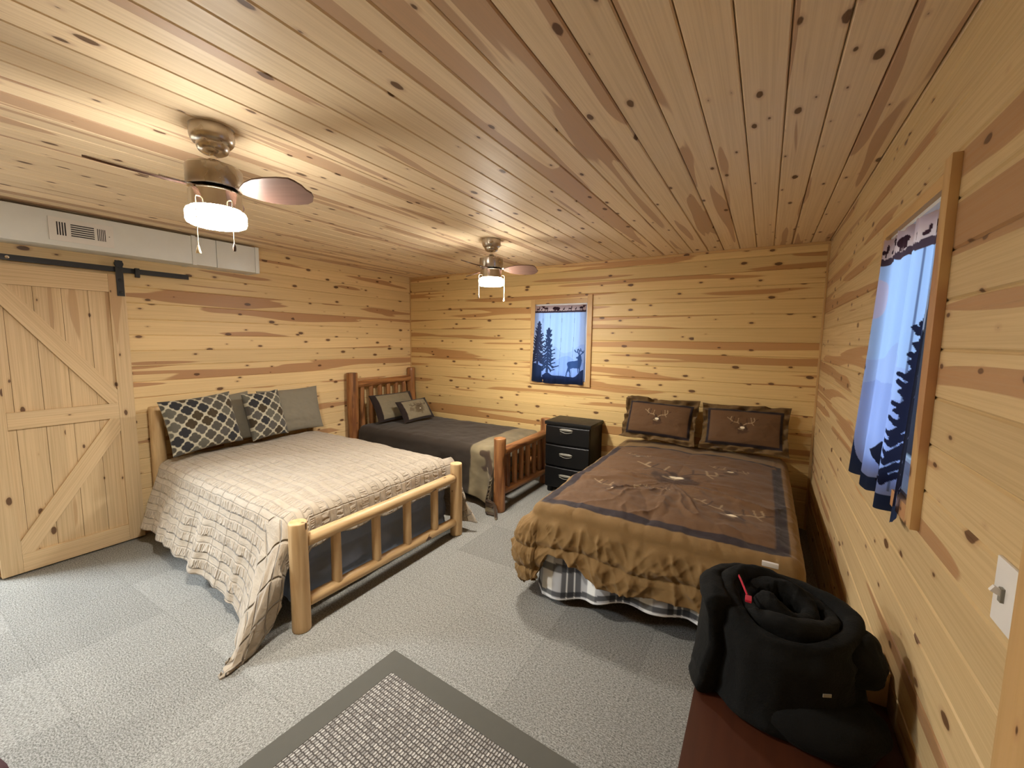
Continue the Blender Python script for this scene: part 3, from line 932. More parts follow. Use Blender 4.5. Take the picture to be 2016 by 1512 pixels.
def shq(X, Y, Z, A, B, s):
    Y = Y - 0.20 * np.clip(s, 0, 0.5) * (B < 1.338)
    # the near foot corner is pulled out and reaches the carpet
    w = np.exp(-(np.maximum(-2.14 - A, A + 2.10) / np.where(A < -2.12, 0.28, 0.20)) ** 2) * np.clip((0.66 - Z) / 0.66, 0, 1.1)
    Y = Y - 0.23 * w ** 1.4 * (B < 1.40)
    X = X + 0.14 * w * (B < 1.40)
    Z = Z - 0.13 * w * (B < 1.40)
    # deep lengthwise folds in that flap
    k = np.sin((A * 1.0 + B * 0.35) * 48) * 0.014 * w
    Y = Y + k * (B < 1.40)
    wf = np.exp(-((A + 2.12) / 0.16) ** 2) * np.clip((0.6 - Z) / 0.6, 0, 1)
    Y = Y + 0.05 * wf * (B > 2.5) + 0.010 * np.sin(A * 55) * wf * (B > 2.5)
    far = (B > 2.62)
    Y = np.where(far & (X > -2.24), np.maximum(Y, 2.728 + 0.25 * np.clip(X + 2.24, 0, 0.02)), Y)
    X = X + 0.30 * wf ** 1.2 * far * sstep(2.66, 2.74, Y)
    foot = (A > -2.265) & (B > 1.34) & (B < 2.60)
    X = np.where(foot, np.minimum(X, -2.150 + 0 * X), X)
    # keep clear of the posts
    for py_ in (1.281, 2.645):
        yy_ = py_ - 0.039 * (-2.11 - X)
        hit = (np.abs(Y - yy_) < 0.080) & (X > -2.172)
        X = np.where(hit, -2.172, X)
    return X, Y, Z


X, Y, Z = drape(A, B, -4.05, -2.275, 1.338, 2.602, 0.632, R=0.085, flare=0.09, crown=0.040, fold=0.016, ff=6.5, seed=41, top_n=0.012, shape=shq, wmin=-0.45, dmax=0.60)
Y = sh1(X, Y)
o = mk('quilt', np.stack([X, Y, Z], -1), grid_faces(na, nb), M['quilt'], uv=np.stack([A, B], -1).reshape(-1, 2))
upright(o); solid(o, 0.014)
tag(o, 'beige quilt with ruched bands draped over the pale log bed, one corner on the carpet', 'quilt')


# ------------------------------------------------------------------ pillows
def pillow(name, label, cat, center, w, h, t, ax_w, ax_h, mat, colfn=None, flange=0.0, nu=90, nv=70, seed=0, group=None, wav=0.0, pin=0.06, slump=0.0):
    """w along ax_w, h along ax_h, thickness along their cross product; the front faces ax_w x ax_h"""
    ax_w = Vector(ax_w).normalized(); ax_h = Vector(ax_h).normalized(); ax_n = ax_w.cross(ax_h).normalized()
    ax_h = ax_n.cross(ax_w)
    u = np.linspace(-1, 1, nu)[:, None] + np.zeros((1, nv)); v = np.linspace(-1, 1, nv)[None, :] + np.zeros((nu, 1))
    W, Hh = w / 2 + flange, h / 2 + flange
    U, Vv = u * W, v * Hh
    iu, iv = np.clip(np.abs(U) / (w / 2), 0, 1), np.clip(np.abs(Vv) / (h / 2), 0, 1)
    prof = (1 - iu ** 2.6) ** 0.55 * (1 - iv ** 2.6) ** 0.55
    edge = 0.004
    pu = U * (1 - pin * (1 - np.abs(v)) * np.abs(u) ** 2 * 0 - pin * (np.abs(u) ** 3) * (1 - v ** 2)); pv = Vv * (1 - pin * (np.abs(v) ** 3) * (1 - u ** 2))
    wr = 0.012 * fbm(u * 3 + seed, v * 3, seed, 3)
    out = sstep(0.9, 1.1, np.maximum(np.abs(U) / (w / 2 + 1e-6), np.abs(Vv) / (h / 2 + 1e-6)))
    wv = wav * (vnoise(u * 5 + seed, v * 5, seed + 2) * 2) * out if flange > 0 else 0
    zf = prof * t / 2 + edge + wr * prof + wv
    zb = -prof * t / 2 - edge + wv
    c = np.array(center)

    def to(z): return c + pu[..., None] * np.array(ax_w) + pv[..., None] * np.array(ax_h) + z[..., None] * np.array(ax_n)
    f1 = to(zf).reshape(-1, 3); f2 = to(zb).reshape(-1, 3)
    n_ = nu * nv
    F = grid_faces(nu, nv)
    F2 = [[i + n_ for i in q[::-1]] for q in F]
    bd = [i * nv for i in range(nu)] + [(nu - 1) * nv + j for j in range(1, nv)] + [i * nv + nv - 1 for i in range(nu - 2, -1, -1)] + [j for j in range(nv - 2, 0, -1)]
    S = [[bd[i], bd[(i + 1) % len(bd)], bd[(i + 1) % len(bd)] + n_, bd[i] + n_] for i in range(len(bd))]
    col = None
    if colfn is not None:
        cf = colfn(U, Vv)
        col = np.concatenate([cf.reshape(-1, 3), cf.reshape(-1, 3)])
    o = mk(name, np.concatenate([f1, f2]), F + F2 + S, mat, col=col)
    bm = bmesh.new(); bm.from_mesh(o.data); bmesh.ops.recalc_face_normals(bm, faces=bm.faces); bm.to_mesh(o.data); bm.free()
    return tag(o, label, cat, group)


def trellis(px=0.110, py=0.112, seed=0):
    tones = np.array([(0.075, 0.068, 0.055), (0.030, 0.030, 0.033), (0.115, 0.108, 0.085), (0.055, 0.040, 0.022), (0.085, 0.078, 0.068)])

    def fn(U, V):
        best = np.full(U.shape, 9.0); idx = np.zeros(U.shape, int)
        sx, sy = px, py
        for par in (0, 1):
            i = np.round((U / sx) - 0.5 * par); j = np.round((V / sy) - 0.5 * par)
            lx, ly = U - (i + 0.5 * par) * sx, V - (j + 0.5 * par) * sy
            ax, ay = np.abs(lx) / sx, np.abs(ly) / sy
            # quatrefoil: four lobes round a centre
            d = np.minimum(np.hypot(ax - 0.185, ay) - 0.212, np.hypot(ax, ay - 0.185) - 0.212)
            d = np.minimum(d, np.hypot(ax, ay) - 0.235)
            hsh = (_hash(i * 2 + par, j * 2 + par, seed + 5) * 4.999).astype(int)
            upd = d < best
            best = np.where(upd, d, best); idx = np.where(upd, hsh, idx)
        m = sstep(-0.030, 0.004, best + 0.012)
        c = tones[idx]
        return c * (1 - m[..., None]) + np.array((0.46, 0.425, 0.32)) * m[..., None]
    return fn


def lean(yaw, tilt, roll=0.0):
    """axes of a pillow leaning back: faces +x at yaw 0; yaw about z, tilt back from vertical"""
    Rm = Matrix.Rotation(math.radians(yaw), 3, 'Z')
    n_ = Rm @ Vector((math.cos(math.radians(tilt)), 0, math.sin(math.radians(tilt))))
    w = Rm @ Vector((0, 1, 0))
    w = Matrix.Rotation(math.radians(roll), 3, n_) @ w
    h = n_.cross(w)
    return w, h


GP = 'pillows on the beige quilted bed'
w_, h_ = lean(0, 14, 3)
pillow('pillow', 'plain taupe pillow at the head of the beige bed, between the two patterned cushions', 'pillow', (-4.045, 1.775, 0.885), 0.60, 0.43, 0.13, w_, h_, M['greyP'], seed=3)
w_, h_ = lean(0, 13, 0)
pillow('pillow', 'plain taupe pillow at the head of the beige bed, nearest the red log bed', 'pillow', (-4.030, 2.440, 0.885), 0.62, 0.44, 0.13, w_, h_, M['greyP'], seed=4)
w_, h_ = lean(0, 17, 4)
pillow('cushion', 'large grey trellis-pattern cushion leaning next to the barn door', 'cushion', (-3.885, 1.600, 0.912), 0.51, 0.44, 0.16, w_, h_, M['attr'], trellis(seed=1), seed=5, nu=150, nv=130)
w_, h_ = lean(4, 16, 2)
pillow('cushion', 'smaller grey trellis-pattern cushion between the two plain taupe pillows', 'cushion', (-3.890, 2.105, 0.905), 0.34, 0.43, 0.14, w_, h_, M['attr'], trellis(seed=8), seed=6, nu=110, nv=130)

# ================================================================== red log twin bed in the corner
b2 = thing('log_bed', 'twin bed of dark red cedar logs in the back left corner', 'bed', (-3.1, 3.76, 0))
FX2 = -2.062
for y, zt in ((3.235, 0.705), (4.190, 0.742)): log('foot_post', (FX2, y, 0), (FX2, y, zt), 0.056, M['cedar'], b2, 0.056, 0.05, seed=int(y * 10), n=26)
log('foot_rail', (FX2, 3.275, 0.565), (FX2, 4.150, 0.572), 0.044, M['cedar'], b2, 0.042, 0.09, seed=41)
log('foot_rail', (FX2, 3.275, 0.178), (FX2, 4.150, 0.146), 0.036, M['cedar'], b2, 0.038, 0.07, seed=42)
for i in range(6): log('spindle', (FX2, 3.375 + i * 0.135, 0.165), (FX2, 3.375 + i * 0.135, 0.56), 0.025, M['cedar'], b2, 0.027, 0.07, seed=50 + i)
HX2 = -4.180
log('head_post', (HX2, 3.285, 0), (HX2, 3.285, 1.200), 0.066, M['cedar'], b2, 0.062, 0.08, seed=61, n=28)
log('head_post', (HX2, 4.262, 0), (HX2, 4.262, 1.215), 0.058, M['cedar'], b2, 0.054, 0.09, seed=62, n=28)
log('head_rail', (HX2, 3.33, 1.055), (HX2, 4.22, 1.070), 0.045, M['cedar'], b2, 0.042, 0.08, seed=63)
log('head_rail', (HX2, 3.33, 0.46), (HX2, 4.22, 0.46), 0.040, M['cedar'], b2, 0.042, 0.06, seed=64)
for i in range(6): log('spindle', (HX2, 3.425 + i * 0.138, 0.48), (HX2, 3.425 + i * 0.138, 1.04), 0.029, M['cedar'], b2, 0.028, 0.09, seed=70 + i)
for y in (3.46, 4.08): log('side_rail', (FX2 - 0.04, y, 0.28), (HX2 + 0.04, y, 0.28), 0.04, M['cedar'], b2, seed=81)
G().span(-4.08, -2.30, 3.40, 4.14, 0.22, 0.53, 0.05).build('mattress', M['greyP'], b2)

na, nb = 190, 190
B1 = np.linspace(3.33 - 0.52, 4.235 + 0.02, nb)
cornr = 1 - sstep(3.12, 3.30, B1)
amax = -2.235 + 0.19 + 0.27 * cornr
A = -4.06 + (amax[None, :] + 4.06) * np.linspace(0, 1, na)[:, None]
B = B1[None, :] + np.zeros((na, 1))


def shb(X, Y, Z, A, B, s):
    w = np.exp(-((A + 2.06) / 0.20) ** 2) * np.clip((0.60 - Z) / 0.60, 0, 1.1) * (B < 3.40)
    Y = Y - 0.20 * w ** 1.3
    X = X + 0.26 * w ** 1.3
    Z = Z - 0.08 * w
    Y = Y + 0.022 * np.sin(A * 30 + B * 6) * w
    foot = (A > -2.25) & (B > 3.30)
    X = np.where(foot, np.minimum(X, -2.128), X)
    hit = (np.abs(Y - 3.235) < 0.100) & (X > -2.132)
    X = np.where(hit, -2.132, X)
    Y = np.minimum(Y, YB - 0.03)
    return X, Y, Z


X, Y, Z = drape(A, B, -4.08, -2.245, 3.345, 4.235, 0.575, R=0.075, flare=0.08, crown=0.02, fold=0.016, ff=5, seed=51, top_n=0.010, shape=shb)
for py_ in (3.235, 4.190): X = np.where((np.abs(Y - py_) < 0.105) & (X > -2.138), -2.138, X)
col = np.zeros(A.shape + (3,)) + np.array((0.036, 0.026, 0.018))
edge_ = sstep(-0.006, 0.006, A - (-2.43 + 0.02 * vnoise(B * 6, B * 0, 3)))
olive = np.array((0.205, 0.165, 0.095)) * (1 + 0.5 * fbm(A * 7, B * 7, 12))[..., None]
col = col * (1 - edge_[..., None]) + olive * edge_[..., None]
# printed wildlife scene on the hanging border: dark woodland patch, pale trunks and brown fur
scn = sstep(0.03, 0.14, fbm((A + 2.05) * 6, B * 6, 91) + 0.36 - np.hypot((A + 2.03) / 0.30, (B - 2.98) / 0.22) * 0.42) * edge_
col = paint(col, scn * 0.9, (0.040, 0.020, 0.012))
for (a0, b0, a1, b1_, wd, cc) in ((-2.16, 3.02, -2.12, 2.93, 0.010, (0.42, 0.36, 0.24)), (-2.02, 2.97, -1.99, 2.88, 0.014, (0.45, 0.37, 0.22)), (-1.93, 3.03, -1.90, 2.95, 0.008, (0.36, 0.28, 0.18)), (-2.22, 3.13, -2.20, 3.06, 0.008, (0.33, 0.27, 0.17))):
    col = paint(col, 1 - sstep(wd * 0.6, wd * 1.3, segdist(A, B, (a0, b0), (a1, b1_))), cc)
o = mk('comforter', np.stack([X, Y, Z], -1), grid_faces(na, nb), M['attr'], col=col)
upright(o); solid(o, 0.012)
tag(o, 'dark brown comforter with olive wildlife-print border on the red cedar log bed', 'comforter')


def tanpillow(w, h, side, deer):
    def fn(U, V):
        c = np.zeros(U.shape + (3,)) + np.array((0.215, 0.180, 0.115))
        c = paint(c, sstep(w / 2 - side - 0.004, w / 2 - side + 0.004, np.abs(U)), (0.022, 0.014, 0.012))
        c = paint(c, sstep(h / 2 - 0.028, h / 2 - 0.020, np.abs(V)), (0.022, 0.014, 0.012))
        if deer:
            r = np.hypot((U - 0.03) / 0.085, (V + 0.0) / 0.085) + 0.5 * fbm(U * 26, V * 26, 3)
            c = paint(c, (1 - sstep(0.45, 1.05, r)) * 0.75, (0.075, 0.048, 0.022))
            for s_ in (-1, 1):
                pts = [(0.03, 0.02), (0.03 + s_ * 0.05, 0.045), (0.03 + s_ * 0.10, 0.035), (0.03 + s_ * 0.13, 0.06)]
                for i in range(3): c = paint(c, (1 - sstep(0.003, 0.007, segdist(U, V, pts[i], pts[i + 1]))) * 0.8, (0.07, 0.045, 0.022))
                for q in (1, 2): c = paint(c, (1 - sstep(0.002, 0.006, segdist(U, V, pts[q], (pts[q][0] + s_ * 0.005, pts[q][1] + 0.035)))) * 0.8, (0.07, 0.045, 0.022))
            r2 = np.hypot((U + 0.10) / 0.05, (V + 0.01) / 0.028)
            c = paint(c, (1 - sstep(0.6, 1.1, r2 + fbm(U * 30, V * 30, 8))) * 0.6, (0.10, 0.066, 0.034))
            c = paint(c, 1 - sstep(0.007, 0.012, np.hypot(U - 0.035, (V + 0.012) * 1.4)), (0.62, 0.56, 0.44))
        return c
    return fn


w_, h_ = lean(-2, 30, 0)
pillow('pillow', 'tan pillow with dark brown ends at the cedar headboard, behind the deer pillow', 'pillow', (-3.945, 3.735, 0.765), 0.66, 0.36, 0.12, w_, h_, M['attr'], tanpillow(0.66, 0.36, 0.07, False), seed=9, nu=130, nv=90)
w_, h_ = lean(-6, 36, 2)
pillow('pillow', 'small tan deer-print pillow with dark ends leaning in front on the cedar bed', 'pillow', (-3.665, 3.800, 0.735), 0.47, 0.29, 0.10, w_, h_, M['attr'], tanpillow(0.47, 0.29, 0.055, True), seed=10, nu=140, nv=100)

# ================================================================== brown comforter bed along the right wall
b3 = thing('bed', 'bed without a footboard under the brown deer comforter by the right wall', 'bed', (-0.48, 3.2, 0))
G().span(-1.10, 0.12, 2.34, 4.290, 0.34, 0.535, 0.05).build('mattress', M['white'], b3)
G().span(-1.10, 0.12, 2.32, 4.325, 0.14, 0.335, 0.02).build('foundation', M['plastic'], b3)
for x in (-1.02, 0.05):
    for y in (2.45, 4.24): G().lathe([(0.022, 0), (0.022, 0.139)], (x, y, 0), 16).build('leg', M['black'], b3)

# antler / deer-head embroidery in cloth coordinates
def deer(col, A, B, cx, cy, s, head=True, big=False, cream=(0.33, 0.235, 0.13), dark=(0.036, 0.017, 0.010)):
    X_, Y_ = (A - cx) / s, (B - cy) / s
    lim = (np.abs(X_) < 1.3) & (np.abs(Y_) < 1.3)
    if not lim.any(): return col

    def stroke(col, p, q, w, c, k=1.0):
        return paint(col, (1 - sstep(w * 0.55, w * 1.25, segdist(X_, Y_, p, q))) * k * lim, c)
    fur = np.hypot(X_ / (0.62 if big else 0.40), (Y_ + 0.34) / 0.34) + 0.8 * fbm(X_ * 5, Y_ * 5, 21)
    col = paint(col, (1 - sstep(0.5, 1.05, fur)) * (0.85 if big else 0.55) * lim, dark)
    for sg in (-1, 1):
        beam = [(sg * 0.08, 0.02), (sg * 0.28, 0.16), (sg * 0.55, 0.18), (sg * 0.72, 0.34), (sg * 0.66, 0.56)]
        for i in range(4): col = stroke(col, beam[i], beam[i + 1], 0.030, dark if big and i < 2 else cream, 0.9)
        for (i, t) in ((1, (sg * 0.24, 0.48)), (2, (sg * 0.48, 0.56)), (3, (sg * 0.92, 0.48)), (2, (sg * 0.66, 0.04))):
            col = stroke(col, beam[i], t, 0.024, cream if (i + (sg > 0)) % 2 else dark, 0.85)
    if head:
        col = stroke(col, (-0.10, 0.08), (0.0, -0.10), 0.085, dark, 0.9)
        hd = np.hypot((X_ - 0.02) / 0.15, (Y_ + 0.16) / 0.085)
        col = paint(col, (1 - sstep(0.75, 1.1, hd)) * lim, (0.80, 0.70, 0.50))
        col = stroke(col, (-0.20, -0.26), (0.05, -0.30), 0.05, cream, 0.6)
        col = stroke(col, (0.18, -0.12), (0.30, -0.24), 0.05, dark, 0.8)
    return col


GOLD = np.array((0.205, 0.120, 0.042)); CENT = np.array((0.128, 0.066, 0.028)); BAND = np.array((0.026, 0.017, 0.019))
na, nb = 330, 400
B1 = np.linspace(2.315 - 0.50, 4.31, nb)      # along y, foot first
A1 = np.linspace(-1.135 - 0.50, 0.155 + 0.42, na)
A = A1[:, None] + np.zeros((1, nb))
# the hem of the foot end hangs unevenly
bl = 2.315 - 0.50 + 0.19 * sstep(-1.15, -1.03, A1) * (1 - 0.60 * sstep(-1.00, -0.66, A1)) + 0.045 * sstep(-0.75, -0.2, A1)
B = bl[:, None] + (4.31 - bl[:, None]) * np.linspace(0, 1, nb)[None, :]


def shd(X, Y, Z, A, B, s):
    # loose creases fanning out over the foot of the bed
    top = 1 - sstep(0.0, 0.12, s)
    rr = np.hypot(A + 0.50, B - 3.05)
    ang = np.arctan2(A + 0.50, 3.05 - B)
    fan_ = (1 - 2 * np.sqrt(np.abs(vnoise(ang * 5.5 + 3 + 0.8 * fbm(A * 4, B * 4, 4), rr * 2.2, 14)) + 1e-4)) * np.exp(-((rr - 0.45) / 0.30) ** 2) * (1 - sstep(2.95, 3.25, B))
    Z = Z + 0.030 * fan_ * top
    Z = Z + 0.016 * np.abs(fbm(A * 9 + 3 + B * 3, B * 5, 61)) * top * (1 - sstep(2.7, 3.4, B))
    # hanging foot and left side: gathered folds between stitched seams, bulky corner
    px, py = np.clip(A, -1.135, 0.155), np.maximum(B, 2.315)
    dx, dy = A - px, B - py
    dd = np.maximum(np.hypot(dx, dy), 1e-6)
    ux_, uy_ = dx / dd, dy / dd
    an = np.where(dx < 0, np.arctan2(-dx, np.maximum(-dy, 1e-9)), 0)
    Pp = px - (py - 2.315) - an * 0.30
    def ridge(q): return 1 - 2 * np.sqrt(np.abs(q) + 1e-4)
    gat = ridge(fbm(Pp * 9 + 0.8 * fbm(Pp * 3, s * 4, 68), s * 2.6, 63, 2)) + 0.6 * ridge(fbm(Pp * 15 - s * 9, s * 5, 64, 2)) + 0.4 * ridge(fbm(Pp * 13 + s * 11, s * 6, 69, 2))
    gat = np.clip(gat, -1.2, 1.5)
    seam = np.minimum(np.abs(s - 0.170 - 0.015 * np.sin(Pp * 9)), np.abs(s - 0.330 - 0.015 * np.sin(Pp * 7)))
    puff = np.sqrt(np.clip(seam / 0.035, 0, 1))
    hang = sstep(0.0, 0.05, s) * (A < 0.16)
    crn = np.exp(-((an - 0.85) / 0.55) ** 2) * (dx < 0) * (dy < 0)
    o_ = hang * (0.022 * gat * (0.45 + 0.55 * puff) * sstep(0.0, 0.08, s) + 0.022 * puff + 0.040 * np.sin(np.clip(s / 0.46, 0, 1) * PI) * (0.35 + 0.65 * (dx < 0)) + 0.032 * crn * np.sin(np.clip(s / 0.46, 0, 1) * PI))
    X = X + ux_ * o_
    Y = Y + uy_ * o_
    # soft loft of the filling on top, pulled in along stitch lines
    Z = Z + 0.012 * np.abs(np.sin((A + 0.5) * 5.2)) ** 0.5 * np.abs(np.sin((B - 2.3) * 4.6)) ** 0.5 * top * (A > -1.1) * (A < 0.13)
    rt = (A > 0.16)
    X = np.minimum(X, XR - 0.055 + 0 * X)
    return X, Y, Z


X, Y, Z = drape(A, B, -1.135, 0.155, 2.315, 4.33, 0.605, R=0.075, flare=0.10, crown=0.025, fold=0.006, ff=5, seed=71, top_n=0.014, shape=shd, dmax=0.52)
Y = np.minimum(Y, YB - 0.035)
col = np.zeros(A.shape + (3,)) + GOLD
bx0, bx1, by0, by1, bw_ = -1.165, 0.168, 2.300, 3.96, 0.062


def rectd(x0, x1, y0, y1): return np.maximum(np.maximum(x0 - A, A - x1), np.maximum(y0 - B, B - y1))


d_ = rectd(bx0, bx1, by0, by1) + 0.006 * fbm(A * 4, B * 4, 2)
col = paint(col, 1 - sstep(-0.004, 0.004, d_), BAND)
col = paint(col, 1 - sstep(-0.004, 0.004, d_ + bw_ * np.where((B > by1 - 0.09), 0.55, 1.0)), CENT)
for q in ((-0.88, 3.60, 0.13, 1, 0), (-0.81, 2.74, 0.20, 1, 0), (-0.56, 2.80, 0.11, 0, 0), (-0.50, 3.22, 0.36, 1, 1), (-0.17, 3.53, 0.17, 1, 0), (-0.11, 2.66, 0.23, 1, 0)):
    col = deer(col, A, B, q[0], q[1], q[2], bool(q[3]), bool(q[4]))
o = mk('comforter', np.stack([X, Y, Z], -1), grid_faces(na, nb), M['attrS'], col=col)
upright(o); solid(o, 0.03)
tag(o, 'brown deer-embroidered comforter with dark band border on the bed by the right wall', 'comforter')


def sham(w, h):
    def fn(U, V):
        c = np.zeros(U.shape + (3,)) + GOLD * 0.62
        d = np.maximum(np.abs(U) - w / 2, np.abs(V) - h / 2)
        c = paint(c, 1 - sstep(-0.004, 0.004, d), BAND * 0.75)
        c = paint(c, 1 - sstep(-0.004, 0.004, d + 0.024), CENT * 0.88)
        return deer(c, U, V, -0.01, 0.015, 0.13)
    return fn


for cx, lab, sd, ro in ((-0.838, 'brown pillow sham with deer embroidery standing nearest the black drawers', 11, -1.5), (-0.122, 'brown pillow sham with deer embroidery standing nearest the right wall', 14, 0.5)):
    tl = math.radians(24)
    n_ = Vector((0, -math.cos(tl), math.sin(tl)))
    w_ = Matrix.Rotation(math.radians(ro), 3, n_) @ Vector((1, 0, 0))
    h_ = n_.cross(w_)
    pillow('pillow', lab, 'pillow', (cx, 4.160, 0.862), 0.60, 0.335, 0.12, w_, h_, M['attrS'], sham(0.60, 0.335), flange=0.048, seed=sd, nu=170, nv=110, wav=0.045)

# plaid bed skirt: a gathered strip round foot and left side
path = [(-1.145, 4.20), (-1.145, 2.32), (-1.10, 2.250), (0.02, 2.250)]
L = [0]
for i in range(3): L.append(L[-1] + math.hypot(path[i + 1][0] - path[i][0], path[i + 1][1] - path[i][1]))
ns, nz = 420, 40
sv = np.linspace(0, L[-1], ns)
cx_ = np.interp(sv, L, [q[0] for q in path]); cy_ = np.interp(sv, L, [q[1] for q in path])
tx = np.gradient(cx_); ty = np.gradient(cy_); ln = np.hypot(tx, ty); nx_, ny_ = ty / ln, -tx / ln      # outward
k = np.linspace(0, 1, nz)
wv = np.sin(sv * 22 + 1.6 * vnoise(sv * 3, sv * 0, 5)) * 0.6 + vnoise(sv * 9, sv * 0, 8) * 1.2
zbot = np.interp(sv, [0, L[1], L[2], L[2] + 0.25, L[2] + 0.7, L[3]], [0.03, 0.03, 0.025, 0.085, 0.165, 0.185]) + 0.014 * np.sin(sv * 11)
X = cx_[:, None] + nx_[:, None] * (0.032 * wv[:, None] - 0.02 + 0.045) * k[None, :] ** 0.8
Y = cy_[:, None] + ny_[:, None] * (0.032 * wv[:, None] - 0.02 + 0.045) * k[None, :] ** 0.8
Z = 0.345 + (zbot[:, None] - 0.345) * k[None, :]
cs = sv[:, None] + 0.02 * wv[:, None] + 0 * k[None, :]; ck = (Z - zbot[:, None])
col = np.zeros(X.shape + (3,)) + np.array((0.42, 0.42, 0.42))
f_ = np.mod(cs, 0.30)
col = paint(col, (f_ < 0.095) * 0.85, (0.055, 0.055, 0.06))
col = paint(col, ((f_ > 0.15) & (f_ < 0.235)), (0.74, 0.74, 0.70))
for q in (0.025, 0.055): col = paint(col, np.abs(f_ - q) < 0.0035, (0.75, 0.75, 0.72))
col = paint(col, ((ck > 0.018) & (ck < 0.048)) * 0.85, (0.022, 0.022, 0.025))
col = paint(col, ((ck > 0.17) & (ck < 0.22)) * 0.8, (0.03, 0.03, 0.033))
col = paint(col, np.abs(ck - 0.006) < 0.004, (0.70, 0.70, 0.68))
o = mk('bed_skirt', np.stack([X, Y, Z], -1), grid_faces(ns, nz), M['plaid'], col=col)
solid(o, 0.003, 0)
tag(o, 'black, grey and white plaid bed skirt under the brown comforter', 'bed skirt')

# ================================================================== black plastic drawers
dr = thing('drawer_tower', 'black plastic three-drawer tower between the cedar bed and the brown bed', 'drawers', (-1.70, 4.14, 0))
DXa, DXb, DYa, DYb = -1.955, -1.440, 3.955, 4.325
cb = G()
cb.span(DXa + 0.012, DXb - 0.012, DYa + 0.012, DYb, 0.055, 0.735, 0.012)
cb.build('cabinet', M['plastic'], dr)
# top with soft edges that overhangs a little
tp = G().span(DXa, DXb, DYa - 0.012, DYb + 0.003, 0.728, 0.768, 0.014); tp.build('top_panel', M['plastic'], dr)
for i, (z0, z1) in enumerate(((0.535, 0.722), (0.300, 0.520), (0.070, 0.285))):
    d = G()
    n_ = 14
    V, F = [], []
    for j in range(n_ + 1):      # bowed front
        u = j / n_; x = DXa + 0.018 + (DXb - DXa - 0.036) * u
        y = DYa - 0.010 - 0.014 * (1 - (2 * u - 1) ** 2)
        for z in (z0, z0 + 0.008, z1 - 0.008, z1): V.append((x, y + (0.006 if z in (z0, z1) else 0), z))
        for z in (z0, z1): V.append((x, DYa + 0.020, z))
    for j in range(n_):
        a0, a1 = j * 6, (j + 1) * 6
        for q in range(3): F.append([a0 + q, a1 + q, a1 + q + 1, a0 + q + 1])
        F.append([a0 + 3, a1 + 3, a1 + 5, a0 + 5]); F.append([a0 + 4, a1 + 4, a1, a0]); F.append([a0 + 5, a1 + 5, a1 + 4, a0 + 4])
    F.append([0, 1, 2, 3, 5, 4]); F.append([n_ * 6 + q for q in (4, 5, 3, 2, 1, 0)])
    dd = d.add(V, F).build('drawer', M['plastic'], dr)
    hz = (0.682, 0.423, 0.196)[i]
    hd = G()
    hd.lathe([(0.0, -0.009), (0.055, -0.009), (0.070, -0.004), (0.074, 0.0), (0.070, 0.004), (0.050, 0.009), (0.0, 0.010)], (0, 0, 0), 32, 0,
             Matrix.Translation((-1.700, DYa - 0.026, hz + 0.012)) @ Matrix.Scale(0.20, 4, (0, 1, 0)) @ Matrix.Scale(1.25, 4, (0, 0, 1)))
    hd.tube([(-1.768 + 0.136 * t, DYa - 0.026 - 0.004 * math.sin(t * PI), hz - 0.004 - 0.016 * math.sin(t * PI)) for t in np.linspace(0, 1, 9)], 0.0035, 8)
    hd.build('handle', M['grip'], dd)
for x in (DXa + 0.05, DXb - 0.05):
    for y in (DYa + 0.05, DYb - 0.05): G().lathe([(0.026, 0), (0.030, 0.006), (0.030, 0.056)], (x, y, 0), 18).build('foot', M['plastic'], dr)

# ================================================================== curtains
def tree_paint(col, u, v, cx, top, bot, hw, c, seed, asp, lean_=0.0, levels=15):
    rnd = random.Random(seed)
    X_ = u * asp
    col = paint(col, 1 - sstep(0.0, 0.010, np.abs(X_ - (cx * asp + lean_ * (v - top))) - (0.004 + 0.012 * np.clip((v - top) / (bot - top), 0, 1))) + 0, c) if False else col
    tr_ = np.abs(X_ - (cx * asp + lean_ * (v - top))) - (0.003 + 0.013 * np.clip((v - top) / (bot - top), 0, 1))
    col = paint(col, (tr_ < 0) & (v > top) & (v < bot), c)
    for i in range(levels):
        f = (i + 0.6) / levels
        vv = top + (bot - top) * 0.90 * f
        x0 = cx * asp + lean_ * (vv - top)
        for sg in (-1, 1):
            Lb = hw * asp * (0.22 + 0.85 * f) * rnd.uniform(0.65, 1.1)
            y1 = vv + rnd.uniform(0.006, 0.03)
            mid = (x0 + sg * Lb * 0.6, y1 + 0.014)
            tip = (x0 + sg * Lb, y1 - rnd.uniform(-0.002, 0.014))
            for p, q, w in (((x0, vv - 0.01), mid, 0.011), (mid, tip, 0.007)):
                col = paint(col, segdist(X_, v, p, q) < w, c)
            if f > 0.25:
                t2 = (x0 + sg * Lb * 0.55, y1 + rnd.uniform(0.02, 0.04))
                col = paint(col, segdist(X_, v, (x0 + sg * Lb * 0.25, vv), t2) < 0.008, c)
    return col


